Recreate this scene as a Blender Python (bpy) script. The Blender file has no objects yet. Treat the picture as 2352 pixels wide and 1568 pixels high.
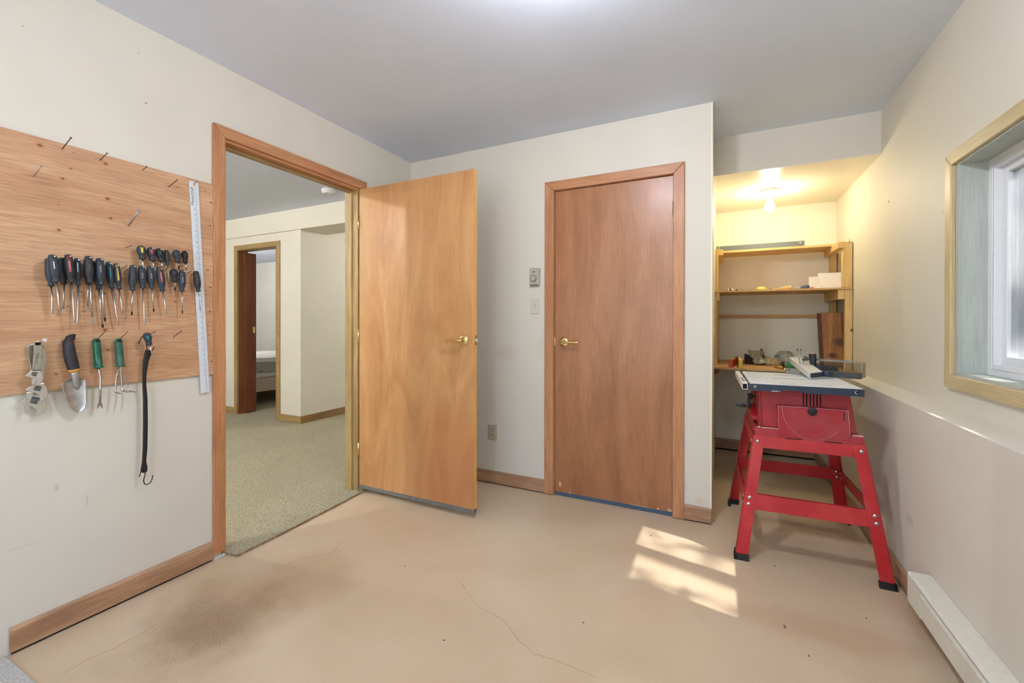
import bpy, bmesh, math, random
from mathutils import Vector, Matrix
random.seed(7)
scene = bpy.context.scene
COL = scene.collection
PI = math.pi

# ------------------------------------------------------------------ camera
F_PX, CY, CX = 985.86, 744.07, 1176.0          # focal length and principal point in the 2352x1568 frame
YAW, PITCH, ROLL, EYE = 0.454458, -0.00362, 0.001444, 1.17
def cam_axes():
    f = Vector((-math.sin(YAW)*math.cos(PITCH), math.cos(YAW)*math.cos(PITCH), math.sin(PITCH)))
    r = Vector((math.cos(YAW), math.sin(YAW), 0)); u = r.cross(f)
    return r*math.cos(ROLL)+u*math.sin(ROLL), -r*math.sin(ROLL)+u*math.cos(ROLL), f
CR, CU, CF = cam_axes()
camd = bpy.data.cameras.new('camera'); cam = bpy.data.objects.new('camera', camd); COL.objects.link(cam)
camd.sensor_fit = 'HORIZONTAL'; camd.sensor_width = 36.0; camd.lens = 36.0*F_PX/2352.0
camd.shift_y = (CY-784.0)/2352.0
camd.clip_start = 0.02; camd.clip_end = 200
cam.matrix_world = Matrix(((CR.x, CU.x, -CF.x, 0), (CR.y, CU.y, -CF.y, 0), (CR.z, CU.z, -CF.z, EYE), (0, 0, 0, 1)))
scene.camera = cam
def ray(u, v): return CR*((u-CX)/F_PX) + CU*((CY-v)/F_PX) + CF
def at(u, v, ax, val):                          # the point of the real plane (axis ax = val) seen at pixel (u, v)
    d = ray(u, v); o = Vector((0, 0, EYE)); return o + d*((val-o[ax])/d[ax])

# ------------------------------------------------------------------ world, sun, exposure
scene.view_settings.view_transform = 'Standard'
scene.view_settings.look = 'None'
scene.view_settings.gamma = 1.0
scene.view_settings.use_curve_mapping = False
scene.view_settings.exposure = 0.72
w = bpy.data.worlds.new('world'); scene.world = w; w.use_nodes = True
nt = w.node_tree; nt.nodes.clear()
sky = nt.nodes.new('ShaderNodeTexSky'); sky.sky_type = 'NISHITA'; sky.sun_disc = False
sky.sun_elevation = math.radians(50); sky.sun_rotation = math.radians(100)
bg = nt.nodes.new('ShaderNodeBackground'); bg.inputs['Strength'].default_value = 0.55
wo = nt.nodes.new('ShaderNodeOutputWorld')
nt.links.new(sky.outputs[0], bg.inputs[0]); nt.links.new(bg.outputs[0], wo.inputs[0])
SUN_DIR = Vector((-1, 0.2, -1.238)).normalized()
sd = bpy.data.lights.new('sun', 'SUN'); sd.energy = 32.0; sd.angle = math.radians(0.55); sd.color = (1, 0.97, 0.94)
so = bpy.data.objects.new('sun', sd); COL.objects.link(so)
so.rotation_euler = SUN_DIR.to_track_quat('-Z', 'Y').to_euler(); so.location = (6, 1, 7)
BULB_ROOM, FILL_REAR, BULB_ALCOVE, BULB_HALL, FILL_BED = 250.0, 230.0, 118.0, 1050.0, 700.0   # radiance of the bulbs of the place and of added fill lamps

# ------------------------------------------------------------------ helpers
def s2l(c):
    o = []
    for v in c[:3]:
        v = v/255.0; o.append(v/12.92 if v <= 0.04045 else ((v+0.055)/1.055)**2.4)
    return (*o, 1.0)
class MB:
    def __init__(self): self.bm = bmesh.new()
    def _face(self, vs, smooth=False):
        try:
            f = self.bm.faces.new(vs); f.smooth = smooth; return f
        except ValueError: return None
    def hull8(self, p):                         # 8 points: bottom ring 0-3, top ring 4-7
        v = [self.bm.verts.new(q) for q in p]
        for idx in ((3,2,1,0),(4,5,6,7),(0,1,5,4),(1,2,6,5),(2,3,7,6),(3,0,4,7)): self._face([v[i] for i in idx])
        return v
    def box(self, x0, x1, y0, y1, z0, z1, bev=0.0):
        p = [(x0,y0,z0),(x1,y0,z0),(x1,y1,z0),(x0,y1,z0),(x0,y0,z1),(x1,y0,z1),(x1,y1,z1),(x0,y1,z1)]
        v = self.hull8(p)
        if bev: self._bev(v, bev)
        return self
    def _bev(self, v, bev):
        vs = set(v); es = [e for e in self.bm.edges if e.verts[0] in vs and e.verts[1] in vs]
        bmesh.ops.bevel(self.bm, geom=es, offset=bev, segments=2, profile=0.5, affect='EDGES', clamp_overlap=True)
    def obox(self, c, ax, size, bev=0.0):       # oriented box: centre, three axes, three sizes
        c = Vector(c); a = [Vector(q).normalized()*s*0.5 for q, s in zip(ax, size)]
        p = [c+sx*a[0]+sy*a[1]+sz*a[2] for sz in (-1, 1) for sx, sy in ((-1,-1),(1,-1),(1,1),(-1,1))]
        v = self.hull8(p)
        if bev: self._bev(v, bev)
        return self
    def prism(self, pts, off, bev=0.0):         # polygon extruded by a vector
        off = Vector(off); a = [self.bm.verts.new(Vector(p)) for p in pts]; b = [self.bm.verts.new(Vector(p)+off) for p in pts]
        n = len(a); self._face(a[::-1]); self._face(b)
        for i in range(n): self._face([a[i], a[(i+1) % n], b[(i+1) % n], b[i]])
        if bev: self._bev(a+b, bev)
        return self
    def _ring(self, c, t, r, seg, up=None, flat=1.0):
        t = Vector(t).normalized(); up = Vector(up) if up is not None else Vector((0,0,1) if abs(t.z) < 0.9 else (1,0,0))
        a = t.cross(up).normalized(); b = a.cross(t).normalized()
        return [self.bm.verts.new(Vector(c)+r*(math.cos(2*PI*i/seg)*a+flat*math.sin(2*PI*i/seg)*b)) for i in range(seg)]
    def tube(self, pts, r, seg=10, up=None, flat=1.0, caps=True):
        pts = [Vector(p) for p in pts]; n = len(pts); rs = r if isinstance(r, (list, tuple)) else [r]*n; rings = []
        for i, p in enumerate(pts):
            t = (pts[min(i+1, n-1)]-pts[max(i-1, 0)])
            rings.append(self._ring(p, t, rs[i], seg, up, flat))
        for i in range(n-1):
            for k in range(seg): self._face([rings[i][k], rings[i][(k+1) % seg], rings[i+1][(k+1) % seg], rings[i+1][k]], True)
        if caps: self._face(rings[0][::-1]); self._face(rings[-1])
        return self
    def cyl(self, p0, p1, r0, r1=None, seg=20): return self.tube([p0, p1], [r0, r0 if r1 is None else r1], seg)
    def lathe(self, p0, p1, prof, seg=20):      # profile [(t, r)] along the axis p0-p1
        p0, p1 = Vector(p0), Vector(p1); d = (p1-p0)
        rings = [self._ring(p0+d*t, d, max(r, 1e-4), seg) for t, r in prof]
        for i in range(len(rings)-1):
            for k in range(seg): self._face([rings[i][k], rings[i][(k+1) % seg], rings[i+1][(k+1) % seg], rings[i+1][k]], True)
        self._face(rings[0][::-1]); self._face(rings[-1]); return self
    def patch(self, p0, p1, prof, facing, half, t0, t1, lift, n=6, m=5):   # strip on a lathed surface
        p0, p1 = Vector(p0), Vector(p1); d = p1-p0; t = d.normalized(); a = (Vector(facing)-t*Vector(facing).dot(t)).normalized(); b = t.cross(a)
        def rad(q):
            for (ta, ra), (tb, rb) in zip(prof, prof[1:]):
                if ta <= q <= tb: return ra+(rb-ra)*(q-ta)/max(tb-ta, 1e-6)
            return prof[-1][1]
        def P(i, j, l):
            q = t0+(t1-t0)*i/n; an = half*(2*j/m-1); r = rad(q)+l
            return p0+d*q+r*(math.cos(an)*a+math.sin(an)*b)
        g = [[self.bm.verts.new(P(i, j, lift)) for j in range(m+1)] for i in range(n+1)]
        h = [[self.bm.verts.new(P(i, j, -lift)) for j in range(m+1)] for i in range(n+1)]
        for i in range(n):
            for j in range(m):
                self._face([g[i][j], g[i][j+1], g[i+1][j+1], g[i+1][j]], True); self._face([h[i][j], h[i+1][j], h[i+1][j+1], h[i][j+1]])
        for i in range(n):
            self._face([g[i][0], g[i+1][0], h[i+1][0], h[i][0]]); self._face([g[i][m], h[i][m], h[i+1][m], g[i+1][m]])
        for j in range(m):
            self._face([g[0][j], h[0][j], h[0][j+1], g[0][j+1]]); self._face([g[n][j], g[n][j+1], h[n][j+1], h[n][j]])
        return self
    def sphere(self, c, r, sc=(1,1,1), seg=16):
        c = Vector(c); m = Matrix.Translation(c) @ Matrix.Diagonal((*[r*q for q in sc], 1))
        res = bmesh.ops.create_uvsphere(self.bm, u_segments=seg, v_segments=max(6, seg//2), radius=1, matrix=m)
        for v in res['verts']:
            for f in v.link_faces: f.smooth = True
        return self
    def grid(self, P, nu, nv, thick=None):      # surface P(i/nu, j/nv), given a thickness
        a = [[Vector(P(i/nu, j/nv)) for j in range(nv+1)] for i in range(nu+1)]
        g = [[self.bm.verts.new(p) for p in row] for row in a]
        for i in range(nu):
            for j in range(nv): self._face([g[i][j], g[i+1][j], g[i+1][j+1], g[i][j+1]], True)
        if thick is not None:
            th = Vector(thick); h = [[self.bm.verts.new(p+th) for p in row] for row in a]
            for i in range(nu):
                for j in range(nv): self._face([h[i][j], h[i][j+1], h[i+1][j+1], h[i+1][j]], True)
            for i in range(nu):
                self._face([g[i][0], h[i][0], h[i+1][0], g[i+1][0]]); self._face([g[i][nv], g[i+1][nv], h[i+1][nv], h[i][nv]])
            for j in range(nv):
                self._face([g[0][j], g[0][j+1], h[0][j+1], h[0][j]]); self._face([g[nu][j], h[nu][j], h[nu][j+1], g[nu][j+1]])
        return self
    def text(self, s, org, right, up, size, depth=0.0004, align='LEFT'):
        cu = bpy.data.curves.new('t', 'FONT'); cu.body = s; cu.size = 1.0; cu.align_x = align; cu.resolution_u = 2
        o = bpy.data.objects.new('t', cu); COL.objects.link(o)
        dg = bpy.context.evaluated_depsgraph_get(); me = o.evaluated_get(dg).to_mesh()
        R, U = Vector(right).normalized(), Vector(up).normalized(); N = R.cross(U)
        vs = [self.bm.verts.new(Vector(org)+size*(v.co.x*R+v.co.y*U)+N*depth) for v in me.vertices]
        for p in me.polygons: self._face([vs[i] for i in p.vertices])
        bpy.data.objects.remove(o); bpy.data.curves.remove(cu); return self

def wloc(o):
    v = Vector((0, 0, 0))
    while o is not None: v = v+Vector(o.location); o = o.parent
    return v
def obj(name, mb, mat, parent=None, org=None, label=None, kind=None):
    me = bpy.data.meshes.new(name); bmesh.ops.recalc_face_normals(mb.bm, faces=mb.bm.faces); 
    off = wloc(parent) if parent is not None else (Vector(org) if org is not None else Vector((0, 0, 0)))
    for v in mb.bm.verts: v.co -= off
    mb.bm.to_mesh(me); mb.bm.free()
    if mat is not None: me.materials.append(mat)
    o = bpy.data.objects.new(name, me); COL.objects.link(o)
    if parent is not None: o.parent = parent
    elif org is not None: o.location = org
    if label: o['label'] = label
    if kind: o['kind'] = kind
    return o
def thing(name, label, cat, loc, group=None):
    o = bpy.data.objects.new(name, None); COL.objects.link(o); o.location = loc; o.empty_display_size = 0.02
    o['label'] = label; o['category'] = cat
    if group: o['group'] = group
    return o
def tag(o, label, cat, group=None):
    o['label'] = label; o['category'] = cat
    if group: o['group'] = group
    return o
def struct(name, mb, mat, label=None):
    o = obj(name, mb, mat); o['kind'] = 'structure'
    if label: o['label'] = label
    return o
# ------------------------------------------------------------------ materials
class NT:
    def __init__(self, name):
        self.m = bpy.data.materials.new(name); self.m.use_nodes = True; self.t = self.m.node_tree
        self.b = self.t.nodes['Principled BSDF']; self.co = None
    def n(self, ty, **kw):
        x = self.t.nodes.new(ty)
        for k, v in kw.items(): setattr(x, k, v)
        return x
    def link(self, a, b): self.t.links.new(a, b)
    def obj(self):
        return self.n('ShaderNodeTexCoord').outputs['Object']
    def pos(self): return self.n('ShaderNodeNewGeometry').outputs['Position']
    def noise(self, vec, scale=(1,1,1), s=1.0, detail=4, dist=0.0, rough=0.55):
        mp = self.n('ShaderNodeMapping'); mp.inputs['Scale'].default_value = scale; self.link(vec, mp.inputs[0])
        x = self.n('ShaderNodeTexNoise'); x.inputs['Scale'].default_value = s; x.inputs['Detail'].default_value = detail
        x.inputs['Distortion'].default_value = dist; x.inputs['Roughness'].default_value = rough
        self.link(mp.outputs[0], x.inputs['Vector']); return x.outputs['Fac']
    def ramp(self, fac, stops):
        r = self.n('ShaderNodeValToRGB'); el = r.color_ramp.elements
        while len(el) < len(stops): el.new(0.5)
        for e, (p, c) in zip(el, stops): e.position = p; e.color = s2l(c) if len(c) == 3 else c
        self.link(fac, r.inputs[0]); return r.outputs[0]
    def rng(self, fac, a, b, c=0.0, d=1.0):
        r = self.n('ShaderNodeMapRange', interpolation_type='SMOOTHSTEP')
        for k, v in zip(('From Min', 'From Max', 'To Min', 'To Max'), (a, b, c, d)): r.inputs[k].default_value = v
        self.link(fac, r.inputs['Value']); return r.outputs[0]
    def math(self, op, a, b):
        x = self.n('ShaderNodeMath', operation=op)
        for i, q in enumerate((a, b)):
            if isinstance(q, (int, float)): x.inputs[i].default_value = q
            else: self.link(q, x.inputs[i])
        return x.outputs[0]
    def mix(self, fac, a, b, mode='MIX'):
        x = self.n('ShaderNodeMix', data_type='RGBA', blend_type=mode)
        for s, q in ((x.inputs['Factor'], fac), (x.inputs['A'], a), (x.inputs['B'], b)):
            if isinstance(q, (int, float)): s.default_value = q
            elif isinstance(q, tuple): s.default_value = s2l(q) if len(q) == 3 else q
            else: self.link(q, s)
        return x.outputs['Result']
    def spots(self, col, spots):                # worn, stained or shaded marks with places of their own
        p = self.pos()
        for c, r, colr, strength, rag in spots:
            sub = self.n('ShaderNodeVectorMath', operation='SUBTRACT'); self.link(p, sub.inputs[0]); sub.inputs[1].default_value = c
            dv = self.n('ShaderNodeVectorMath', operation='DIVIDE'); self.link(sub.outputs[0], dv.inputs[0]); dv.inputs[1].default_value = r
            ln = self.n('ShaderNodeVectorMath', operation='LENGTH'); self.link(dv.outputs[0], ln.inputs[0])
            d = ln.outputs['Value']
            if rag: d = self.math('ADD', d, self.math('MULTIPLY', self.math('SUBTRACT', self.noise(p, (1,1,1), 0.9/max(min(r), 1e-3) if min(r) < 5 else 20, 3), 0.5), rag))
            col = self.mix(self.rng(d, 0.35, 1.0, strength, 0.0), col, colr)
        return col
    def bump(self, h, strength=0.1, dist=0.002):
        b = self.n('ShaderNodeBump'); b.inputs['Strength'].default_value = strength; b.inputs['Distance'].default_value = dist
        self.link(h, b.inputs['Height']); self.link(b.outputs[0], self.b.inputs['Normal'])
    def done(self, col=None, rough=0.5, metal=0.0, **kw):
        if col is not None:
            if isinstance(col, tuple): self.b.inputs['Base Color'].default_value = s2l(col) if len(col) == 3 else col
            else: self.link(col, self.b.inputs['Base Color'])
        if isinstance(rough, (int, float)): self.b.inputs['Roughness'].default_value = rough
        else: self.link(rough, self.b.inputs['Roughness'])
        self.b.inputs['Metallic'].default_value = metal
        for k, v in kw.items(): self.b.inputs[k].default_value = v
        return self.m
def shade(c, k): return tuple(max(0, min(255, v*k)) for v in c)
def plain(name, c, rough=0.5, metal=0.0, vary=0.06, sc=60, **kw):
    t = NT(name); f = t.noise(t.obj(), (1,1,1), sc, 4)
    return t.done(t.ramp(f, [(0.3, shade(c, 1-vary)), (0.7, shade(c, 1+vary))]), rough, metal, **kw)
def paint(name, c, rough=0.55, spots=(), mott=0.012):
    t = NT(name); p = t.pos(); f = t.noise(p, (1,1,1), 2.2, 3); col = t.ramp(f, [(0.3, shade(c, 1-mott)), (0.7, shade(c, 1+mott))])
    if spots: col = t.spots(col, spots)
    t.bump(t.noise(p, (1,1,1), 160, 3), 0.06, 0.002)
    return t.done(col, rough)
def wood(name, dark, mid, light, axis=2, rough=0.38, figure=1.0, big=5.0, pore=0.35, spots=(), dist=1.6, coat=0.0, stretch=0.14):
    t = NT(name); o = t.obj()
    a = [big]*3; a[axis] = big*stretch
    f = t.noise(o, tuple(a), figure, 5, dist, 0.6)
    col = t.ramp(f, [(0.25, dark), (0.48, mid), (0.72, light)])
    b = [260.0]*3; b[axis] = 9.0
    fine = t.noise(o, tuple(b), 1.0, 3)
    col = t.mix(t.rng(fine, 0.40, 0.58, pore, 0.0), col, shade(dark, 0.72))
    if spots: col = t.spots(col, spots)
    t.bump(fine, 0.12, 0.0008)
    return t.done(col, rough, 0.0, **({'Coat Weight': coat, 'Coat Roughness': 0.25} if coat else {}))
def glassy(name, tint=(1,1,1,1), rough=0.02, refl=0.12):
    t = NT(name); nt = t.t; nt.nodes.remove(t.b)
    tr = t.n('ShaderNodeBsdfTransparent'); tr.inputs[0].default_value = tint
    gl = t.n('ShaderNodeBsdfGlossy'); gl.inputs['Roughness'].default_value = rough
    lw = t.n('ShaderNodeFresnel'); lw.inputs[0].default_value = 1.45
    mx = t.n('ShaderNodeMixShader'); f = t.math('MULTIPLY', lw.outputs[0], 0.9 if refl > 0.1 else 0.5)
    t.link(f, mx.inputs[0]); t.link(tr.outputs[0], mx.inputs[1]); t.link(gl.outputs[0], mx.inputs[2])
    out = [x for x in nt.nodes if x.type == 'OUTPUT_MATERIAL'][0]; t.link(mx.outputs[0], out.inputs[0]); return t.m
def glow(name, c, strength):
    t = NT(name); t.b.inputs['Base Color'].default_value = (0.9, 0.9, 0.85, 1)
    t.b.inputs['Emission Color'].default_value = c; t.b.inputs['Emission Strength'].default_value = strength; return t.m

XL, YB, XR, ZC = -2.245, 2.745, 0.861, 2.448     # left wall, back wall, upper right wall, ceiling
XA = -0.052                                     # end of the back wall, where the alcove opens
XW, ZL = 0.722, 0.820                           # lower right wall and the top of its ledge
YK, ZK = 3.300, 2.192                           # alcove bulkhead: front face and underside
YA = 4.420                                      # alcove back wall
YF = -1.9                                       # wall behind the camera
HX, HY = -4.316, 3.342                          # hall: outside corner of the bedroom block
ZH = 2.46
CREAM, CEIL = (215, 210, 196), (220, 228, 241)
M = {}
def P(u, v): return at(u, v, 1, YB)
M['wall_back'] = paint('wall_back_paint', CREAM, spots=[(tuple(P(1160, 812)), (0.11, 9, 0.07), (205, 186, 158), 0.32, 1.2), (tuple(P(1241, 800)), (0.035, 9, 0.11), (212, 190, 166), 0.28, 0.9),
    (tuple(P(1606, 1150)), (0.04, 9, 0.03), (206, 190, 160), 0.5, 1.0), (tuple(P(1172, 506)), (0.004, 9, 0.004), (225, 160, 150), 0.9, 0), (tuple(P(1590, 980)), (0.02, 9, 0.02), (206, 196, 170), 0.4, 0.8)])
L = lambda u, v: tuple(at(u, v, 0, XL))
M['wall_left'] = paint('wall_left_paint', CREAM, spots=[(L(336, 237), (9, 0.008, 0.004), (120, 110, 95), 0.8, 0.4), (L(318, 122), (9, 0.003, 0.003), (100, 90, 80), 0.9, 0), (L(52, 60), (9, 0.003, 0.004), (130, 120, 100), 0.8, 0),
    (L(50, 1255), (9, 0.05, 0.006), (190, 184, 168), 0.3, 0.7), (L(130, 1120), (9, 0.01, 0.02), (185, 178, 160), 0.6, 0.6), (L(200, 1150), (9, 0.004, 0.03), (188, 180, 165), 0.6, 0.5)])
R_ = lambda u, v: tuple(at(u, v, 0, XR)); RL = lambda u, v: tuple(at(u, v, 0, XW))
M['wall_right'] = paint('wall_right_paint', CREAM, spots=[(R_(2041, 463), (9, 0.014, 0.010), (120, 108, 90), 0.9, 0.6), (R_(2166, 487), (9, 0.004, 0.012), (150, 135, 110), 0.8, 0.4), (R_(2040, 600), (9, 0.05, 0.06), (222, 208, 180), 0.4, 0.8),
    (RL(2050, 1120), (9, 0.12, 0.16), (205, 192, 172), 0.45, 0.9), (RL(2090, 1195), (9, 0.05, 0.03), (180, 168, 150), 0.5, 0.9), (RL(2010, 1150), (9, 0.05, 0.10), (190, 178, 155), 0.4, 0.9)])
M['wall_plain'] = paint('wall_paint', CREAM)
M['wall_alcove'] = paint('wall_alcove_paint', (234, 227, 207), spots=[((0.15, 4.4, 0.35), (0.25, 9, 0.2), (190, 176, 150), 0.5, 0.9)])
M['wall_hall'] = paint('wall_hall_paint', (224, 219, 206))
M['wall_bed'] = paint('wall_bedroom_paint', (228, 226, 218))
M['ceiling'] = paint('ceiling_paint', CEIL, 0.8)
M['ceiling_hall'] = paint('hall_ceiling_paint', (220, 226, 246), 0.8)
M['alcove_ceiling'] = paint('alcove_ceiling_gloss', (228, 222, 202), 0.28)

# painted concrete floor: mottled tan, dark sanded stain, dusty patches
t = NT('painted_concrete'); p = t.pos()
col = t.ramp(t.noise(p, (1,1,1), 1.6, 5, 0.6), [(0.30, (200, 177, 146)), (0.5, (206, 184, 154)), (0.70, (212, 191, 163))])
FL = lambda u, v: tuple(at(u, v, 2, 0))
col = t.spots(col, [(FL(470, 1440), (0.20, 0.16, 9), (132, 102, 74), 0.38, 0.9), (FL(520, 1400), (0.42, 0.30, 9), (168, 136, 102), 0.42, 1.0), (FL(700, 1330), (0.35, 0.30, 9), (168, 134, 100), 0.45, 0.9),
    (FL(2160, 1440), (0.14, 0.3, 9), (158, 122, 88), 0.5, 0.8), (FL(1560, 1186), (0.05, 0.03, 9), (140, 112, 90), 0.6, 0.9), (FL(1900, 1450), (0.5, 0.12, 9), (186, 152, 124), 0.4, 0.8),  # first spot paints the heater's shade onto the floor
    ((0.3, 3.9, 0), (0.5, 0.4, 9), (176, 146, 96), 0.5, 0.9)])
speck = t.noise(p, (1,1,1), 210, 2)
stain = t.noise(p, (1,1,1), 5, 4)
col = t.mix(t.math('MULTIPLY', t.rng(speck, 0.36, 0.30, 0.0, 0.55), t.rng(stain, 0.42, 0.6)), col, (104, 78, 56))
col = t.mix(t.rng(t.noise(p, (1,1,1), 330, 1), 0.70, 0.76, 0.0, 0.5), col, (226, 205, 180))
near = t.n('ShaderNodeVectorMath', operation='DISTANCE'); t.link(p, near.inputs[0]); near.inputs[1].default_value = FL(480, 1435)
grit = t.math('MULTIPLY', t.rng(t.noise(p, (1,1,1), 300, 3, 0.0, 0.7), 0.44, 0.62), t.rng(t.math('ADD', near.outputs['Value'], t.math('MULTIPLY', t.math('SUBTRACT', t.noise(p, (1,1,1), 6, 4), 0.5), 0.5)), 0.02, 0.36, 0.85, 0.0))
col = t.mix(grit, col, (96, 70, 48))
t.bump(t.noise(p, (1,1,1), 55, 5), 0.10, 0.003)
M['floor'] = t.done(col, t.rng(t.noise(p, (1,1,1), 4, 3), 0.3, 0.7, 0.36, 0.56))
M['crack'] = plain('crack_dark', (150, 122, 94), 0.9)
# woven loop carpet
t = NT('loop_carpet'); p = t.pos()
rot = t.n('ShaderNodeMapping'); rot.inputs['Rotation'].default_value = (0, 0, math.radians(45)); rot.inputs['Scale'].default_value = (118, 118, 118); t.link(p, rot.inputs[0])
vo = t.n('ShaderNodeTexVoronoi'); vo.inputs['Scale'].default_value = 1.0; vo.inputs['Randomness'].default_value = 0.35; t.link(rot.outputs[0], vo.inputs['Vector'])
col = t.ramp(vo.outputs['Distance'], [(0.05, (212, 204, 176)), (0.45, (176, 168, 140)), (0.75, (98, 92, 72))])
col = t.mix(t.rng(t.noise(p, (1,1,1), 3.0, 3), 0.35, 0.65, 0.0, 0.3), col, (150, 148, 124))
col = t.mix(t.rng(t.noise(p, (1,1,1), 90, 2), 0.45, 0.6, 0.0, 0.35), col, (140, 126, 98))
inv = t.math('SUBTRACT', 1.0, vo.outputs['Distance']); t.bump(inv, 0.7, 0.006)
M['carpet'] = t.done(col, 0.95)
M['carpet_edge'] = plain('carpet_edge_yarn', (136, 118, 88), 0.95, vary=0.35, sc=150)
t = NT('grey_rug'); M['grey_rug'] = t.done(t.ramp(t.noise(t.pos(), (1,1,1), 220, 3), [(0.35, (160, 158, 152)), (0.65, (204, 202, 196))]), 0.95)

M['door_oak'] = wood('door_veneer_honey', (168, 116, 70), (190, 138, 88), (206, 158, 106), 2, 0.40, 1.0, 4.5, 0.16, dist=1.5, coat=0.05, stretch=0.26,
    spots=[((-2.22, 2.18, 2.0), (0.10, 9, 2.0), (190, 152, 100), 0.5, 0.7), ((-1.5, 2.18, 0.3), (0.35, 9, 0.5), (176, 104, 62), 0.45, 0.8)])
DB = lambda u, v: tuple(at(u, v, 1, YB))
M['door_dark'] = wood('door_veneer_brown', (146, 94, 58), (166, 110, 70), (182, 126, 86), 2, 0.36, 1.0, 6.0, 0.24, dist=1.2, coat=0.15, stretch=0.18,
    spots=[(DB(1286, 1112), (0.013, 9, 0.024), (214, 180, 140), 1.0, 0.25), (DB(1309, 1133), (0.008, 9, 0.010), (210, 178, 145), 0.9, 0.5), (DB(1511, 1169), (0.010, 9, 0.012), (212, 182, 150), 0.9, 0.6),
           (DB(1470, 1163), (0.09, 9, 0.006), (206, 172, 138), 0.8, 0.9), (DB(1538, 1172), (0.02, 9, 0.012), (210, 180, 150), 0.8, 0.9)])
trims = [(0, 'trim_x'), (1, 'trim_y'), (2, 'trim_z')]
for ax, nm in trims:
    M[nm] = wood('oak_'+nm, (164, 108, 70), (188, 130, 88), (204, 150, 106), ax, 0.42, 1.0, 8.0, 0.30)
    M['base'+nm[-2:]] = wood('base_oak_'+nm, (150, 110, 80), (176, 136, 104), (196, 158, 124), ax, 0.48, 1.0, 12.0, 0.30)
    M['hall'+nm[-2:]] = wood('hall_oak_'+nm, (140, 112, 68), (164, 136, 88), (184, 158, 108), ax, 0.45, 1.0, 10.0, 0.25)
    M['win'+nm[-2:]] = wood('window_oak_'+nm, (184, 164, 122), (202, 184, 142), (214, 198, 160), ax, 0.42, 1.0, 8.0, 0.20)
    M['pine'+nm[-2:]] = wood('pine_'+nm, (196, 158, 92), (216, 182, 118), (230, 202, 144), ax, 0.55, 1.0, 9.0, 0.18)
    M['old'+nm[-2:]] = wood('old_crate_'+nm, (74, 46, 30), (132, 84, 50), (172, 118, 70), ax, 0.62, 1.0, 14.0, 0.5)
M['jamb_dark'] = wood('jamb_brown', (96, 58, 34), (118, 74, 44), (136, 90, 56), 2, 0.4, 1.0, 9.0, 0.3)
M['liner'] = wood('window_liner', (168, 170, 160), (180, 186, 178), (190, 197, 191), 2, 0.5, 1.0, 14.0, 0.15)
M['ply_bench'] = wood('ply_bench', (188, 142, 80), (208, 164, 100), (222, 184, 122), 0, 0.55, 1.0, 7.0, 0.2)
kn = []
for (u, v, r) in ((92, 333, 7), (243.5, 375.5, 6), (163, 387, 4), (145, 410, 5), (248, 456, 7), (255, 501, 5.5), (136, 528, 5), (409, 429, 3.5), (472.5, 439, 3), (485.5, 464.5, 4), (484, 518, 4), (170, 351, 2.5), (478, 620, 4), (484, 660, 5),
                  (404, 693, 4), (483, 715, 5), (480, 770, 3), (242, 757, 6), (249, 803, 6), (487, 830, 4), (130, 859, 4), (240, 674, 5), (156, 703, 3), (136, 470, 2.5)):
    c = tuple(at(u, v, 0, -2.229)); k = r*0.0019
    kn.append((c, (9, k*1.7, k), (188, 124, 76), 0.55, 0.2)); kn.append((c, (9, k*0.8, k*0.62), (112, 64, 34), 0.85, 0.15))
M['plywood'] = wood('plywood_fir', (178, 128, 90), (200, 155, 116), (216, 178, 138), 1, 0.6, 1.0, 7.0, 0.34, spots=kn, dist=1.0)
M['ply_edge'] = plain('plywood_edge', (170, 120, 76), 0.7, vary=0.2)
M['brass'] = plain('polished_brass', (238, 214, 154), 0.18, 1.0, 0.03)
M['steel'] = plain('bright_steel', (196, 194, 190), 0.28, 1.0, 0.05)
M['chrome'] = plain('chromed_wrench', (216, 214, 208), 0.30, 0.85, 0.03)
M['satin'] = plain('satin_wrench_handle', (186, 184, 170), 0.36, 0.9, 0.05)
M['nail'] = plain('dull_nail', (110, 100, 92), 0.45, 0.8, 0.1)
M['galv'] = plain('galvanised_nail', (178, 178, 180), 0.4, 0.8, 0.06)
M['nickel'] = plain('nickel_hinge', (206, 198, 184), 0.3, 1.0, 0.04)
M['alu'] = plain('aluminium', (206, 214, 220), 0.42, 0.55, 0.05, 40)
M['alu_blade'] = plain('cast_aluminium_blade', (186, 186, 184), 0.42, 0.85, 0.10, 30)
M['navy'] = plain('navy_rubber', (44, 55, 66), 0.52, 0, 0.08)
M['charcoal'] = plain('charcoal_rubber', (40, 42, 46), 0.55, 0, 0.08)
M['black'] = plain('black_rubber', (26, 25, 25), 0.6, 0, 0.15)
M['tipblack'] = plain('blackened_tip', (38, 32, 30), 0.4, 0.5)
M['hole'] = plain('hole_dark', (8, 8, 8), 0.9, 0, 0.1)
M['l_red'] = plain('red_inlay', (196, 72, 72), 0.45); M['l_yel'] = plain('yellow_inlay', (222, 196, 70), 0.45)
M['l_teal'] = plain('teal_inlay', (22, 118, 128), 0.4); M['l_dark'] = plain('dark_inlay', (62, 66, 72), 0.35)
M['l_white'] = plain('white_print', (206, 208, 208), 0.5)
M['orange'] = plain('orange_collar', (196, 136, 62), 0.5)
M['green'] = plain('green_plastic', (14, 92, 68), 0.35, 0, 0.1); M['green_old'] = plain('weathered_green_plastic', (44, 92, 74), 0.5, 0, 0.16)
M['rust'] = plain('tarnished_steel', (128, 116, 102), 0.5, 0.7, 0.25, 90)
M['ink'] = plain('printed_ink', (48, 50, 58), 0.6); M['ink_blue'] = plain('blue_ink', (40, 66, 92), 0.5)
M['almond'] = plain('almond_plastic', (186, 178, 154), 0.45, 0, 0.02); M['almond_l'] = plain('ivory_plastic', (208, 202, 182), 0.4, 0, 0.02)
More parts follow.
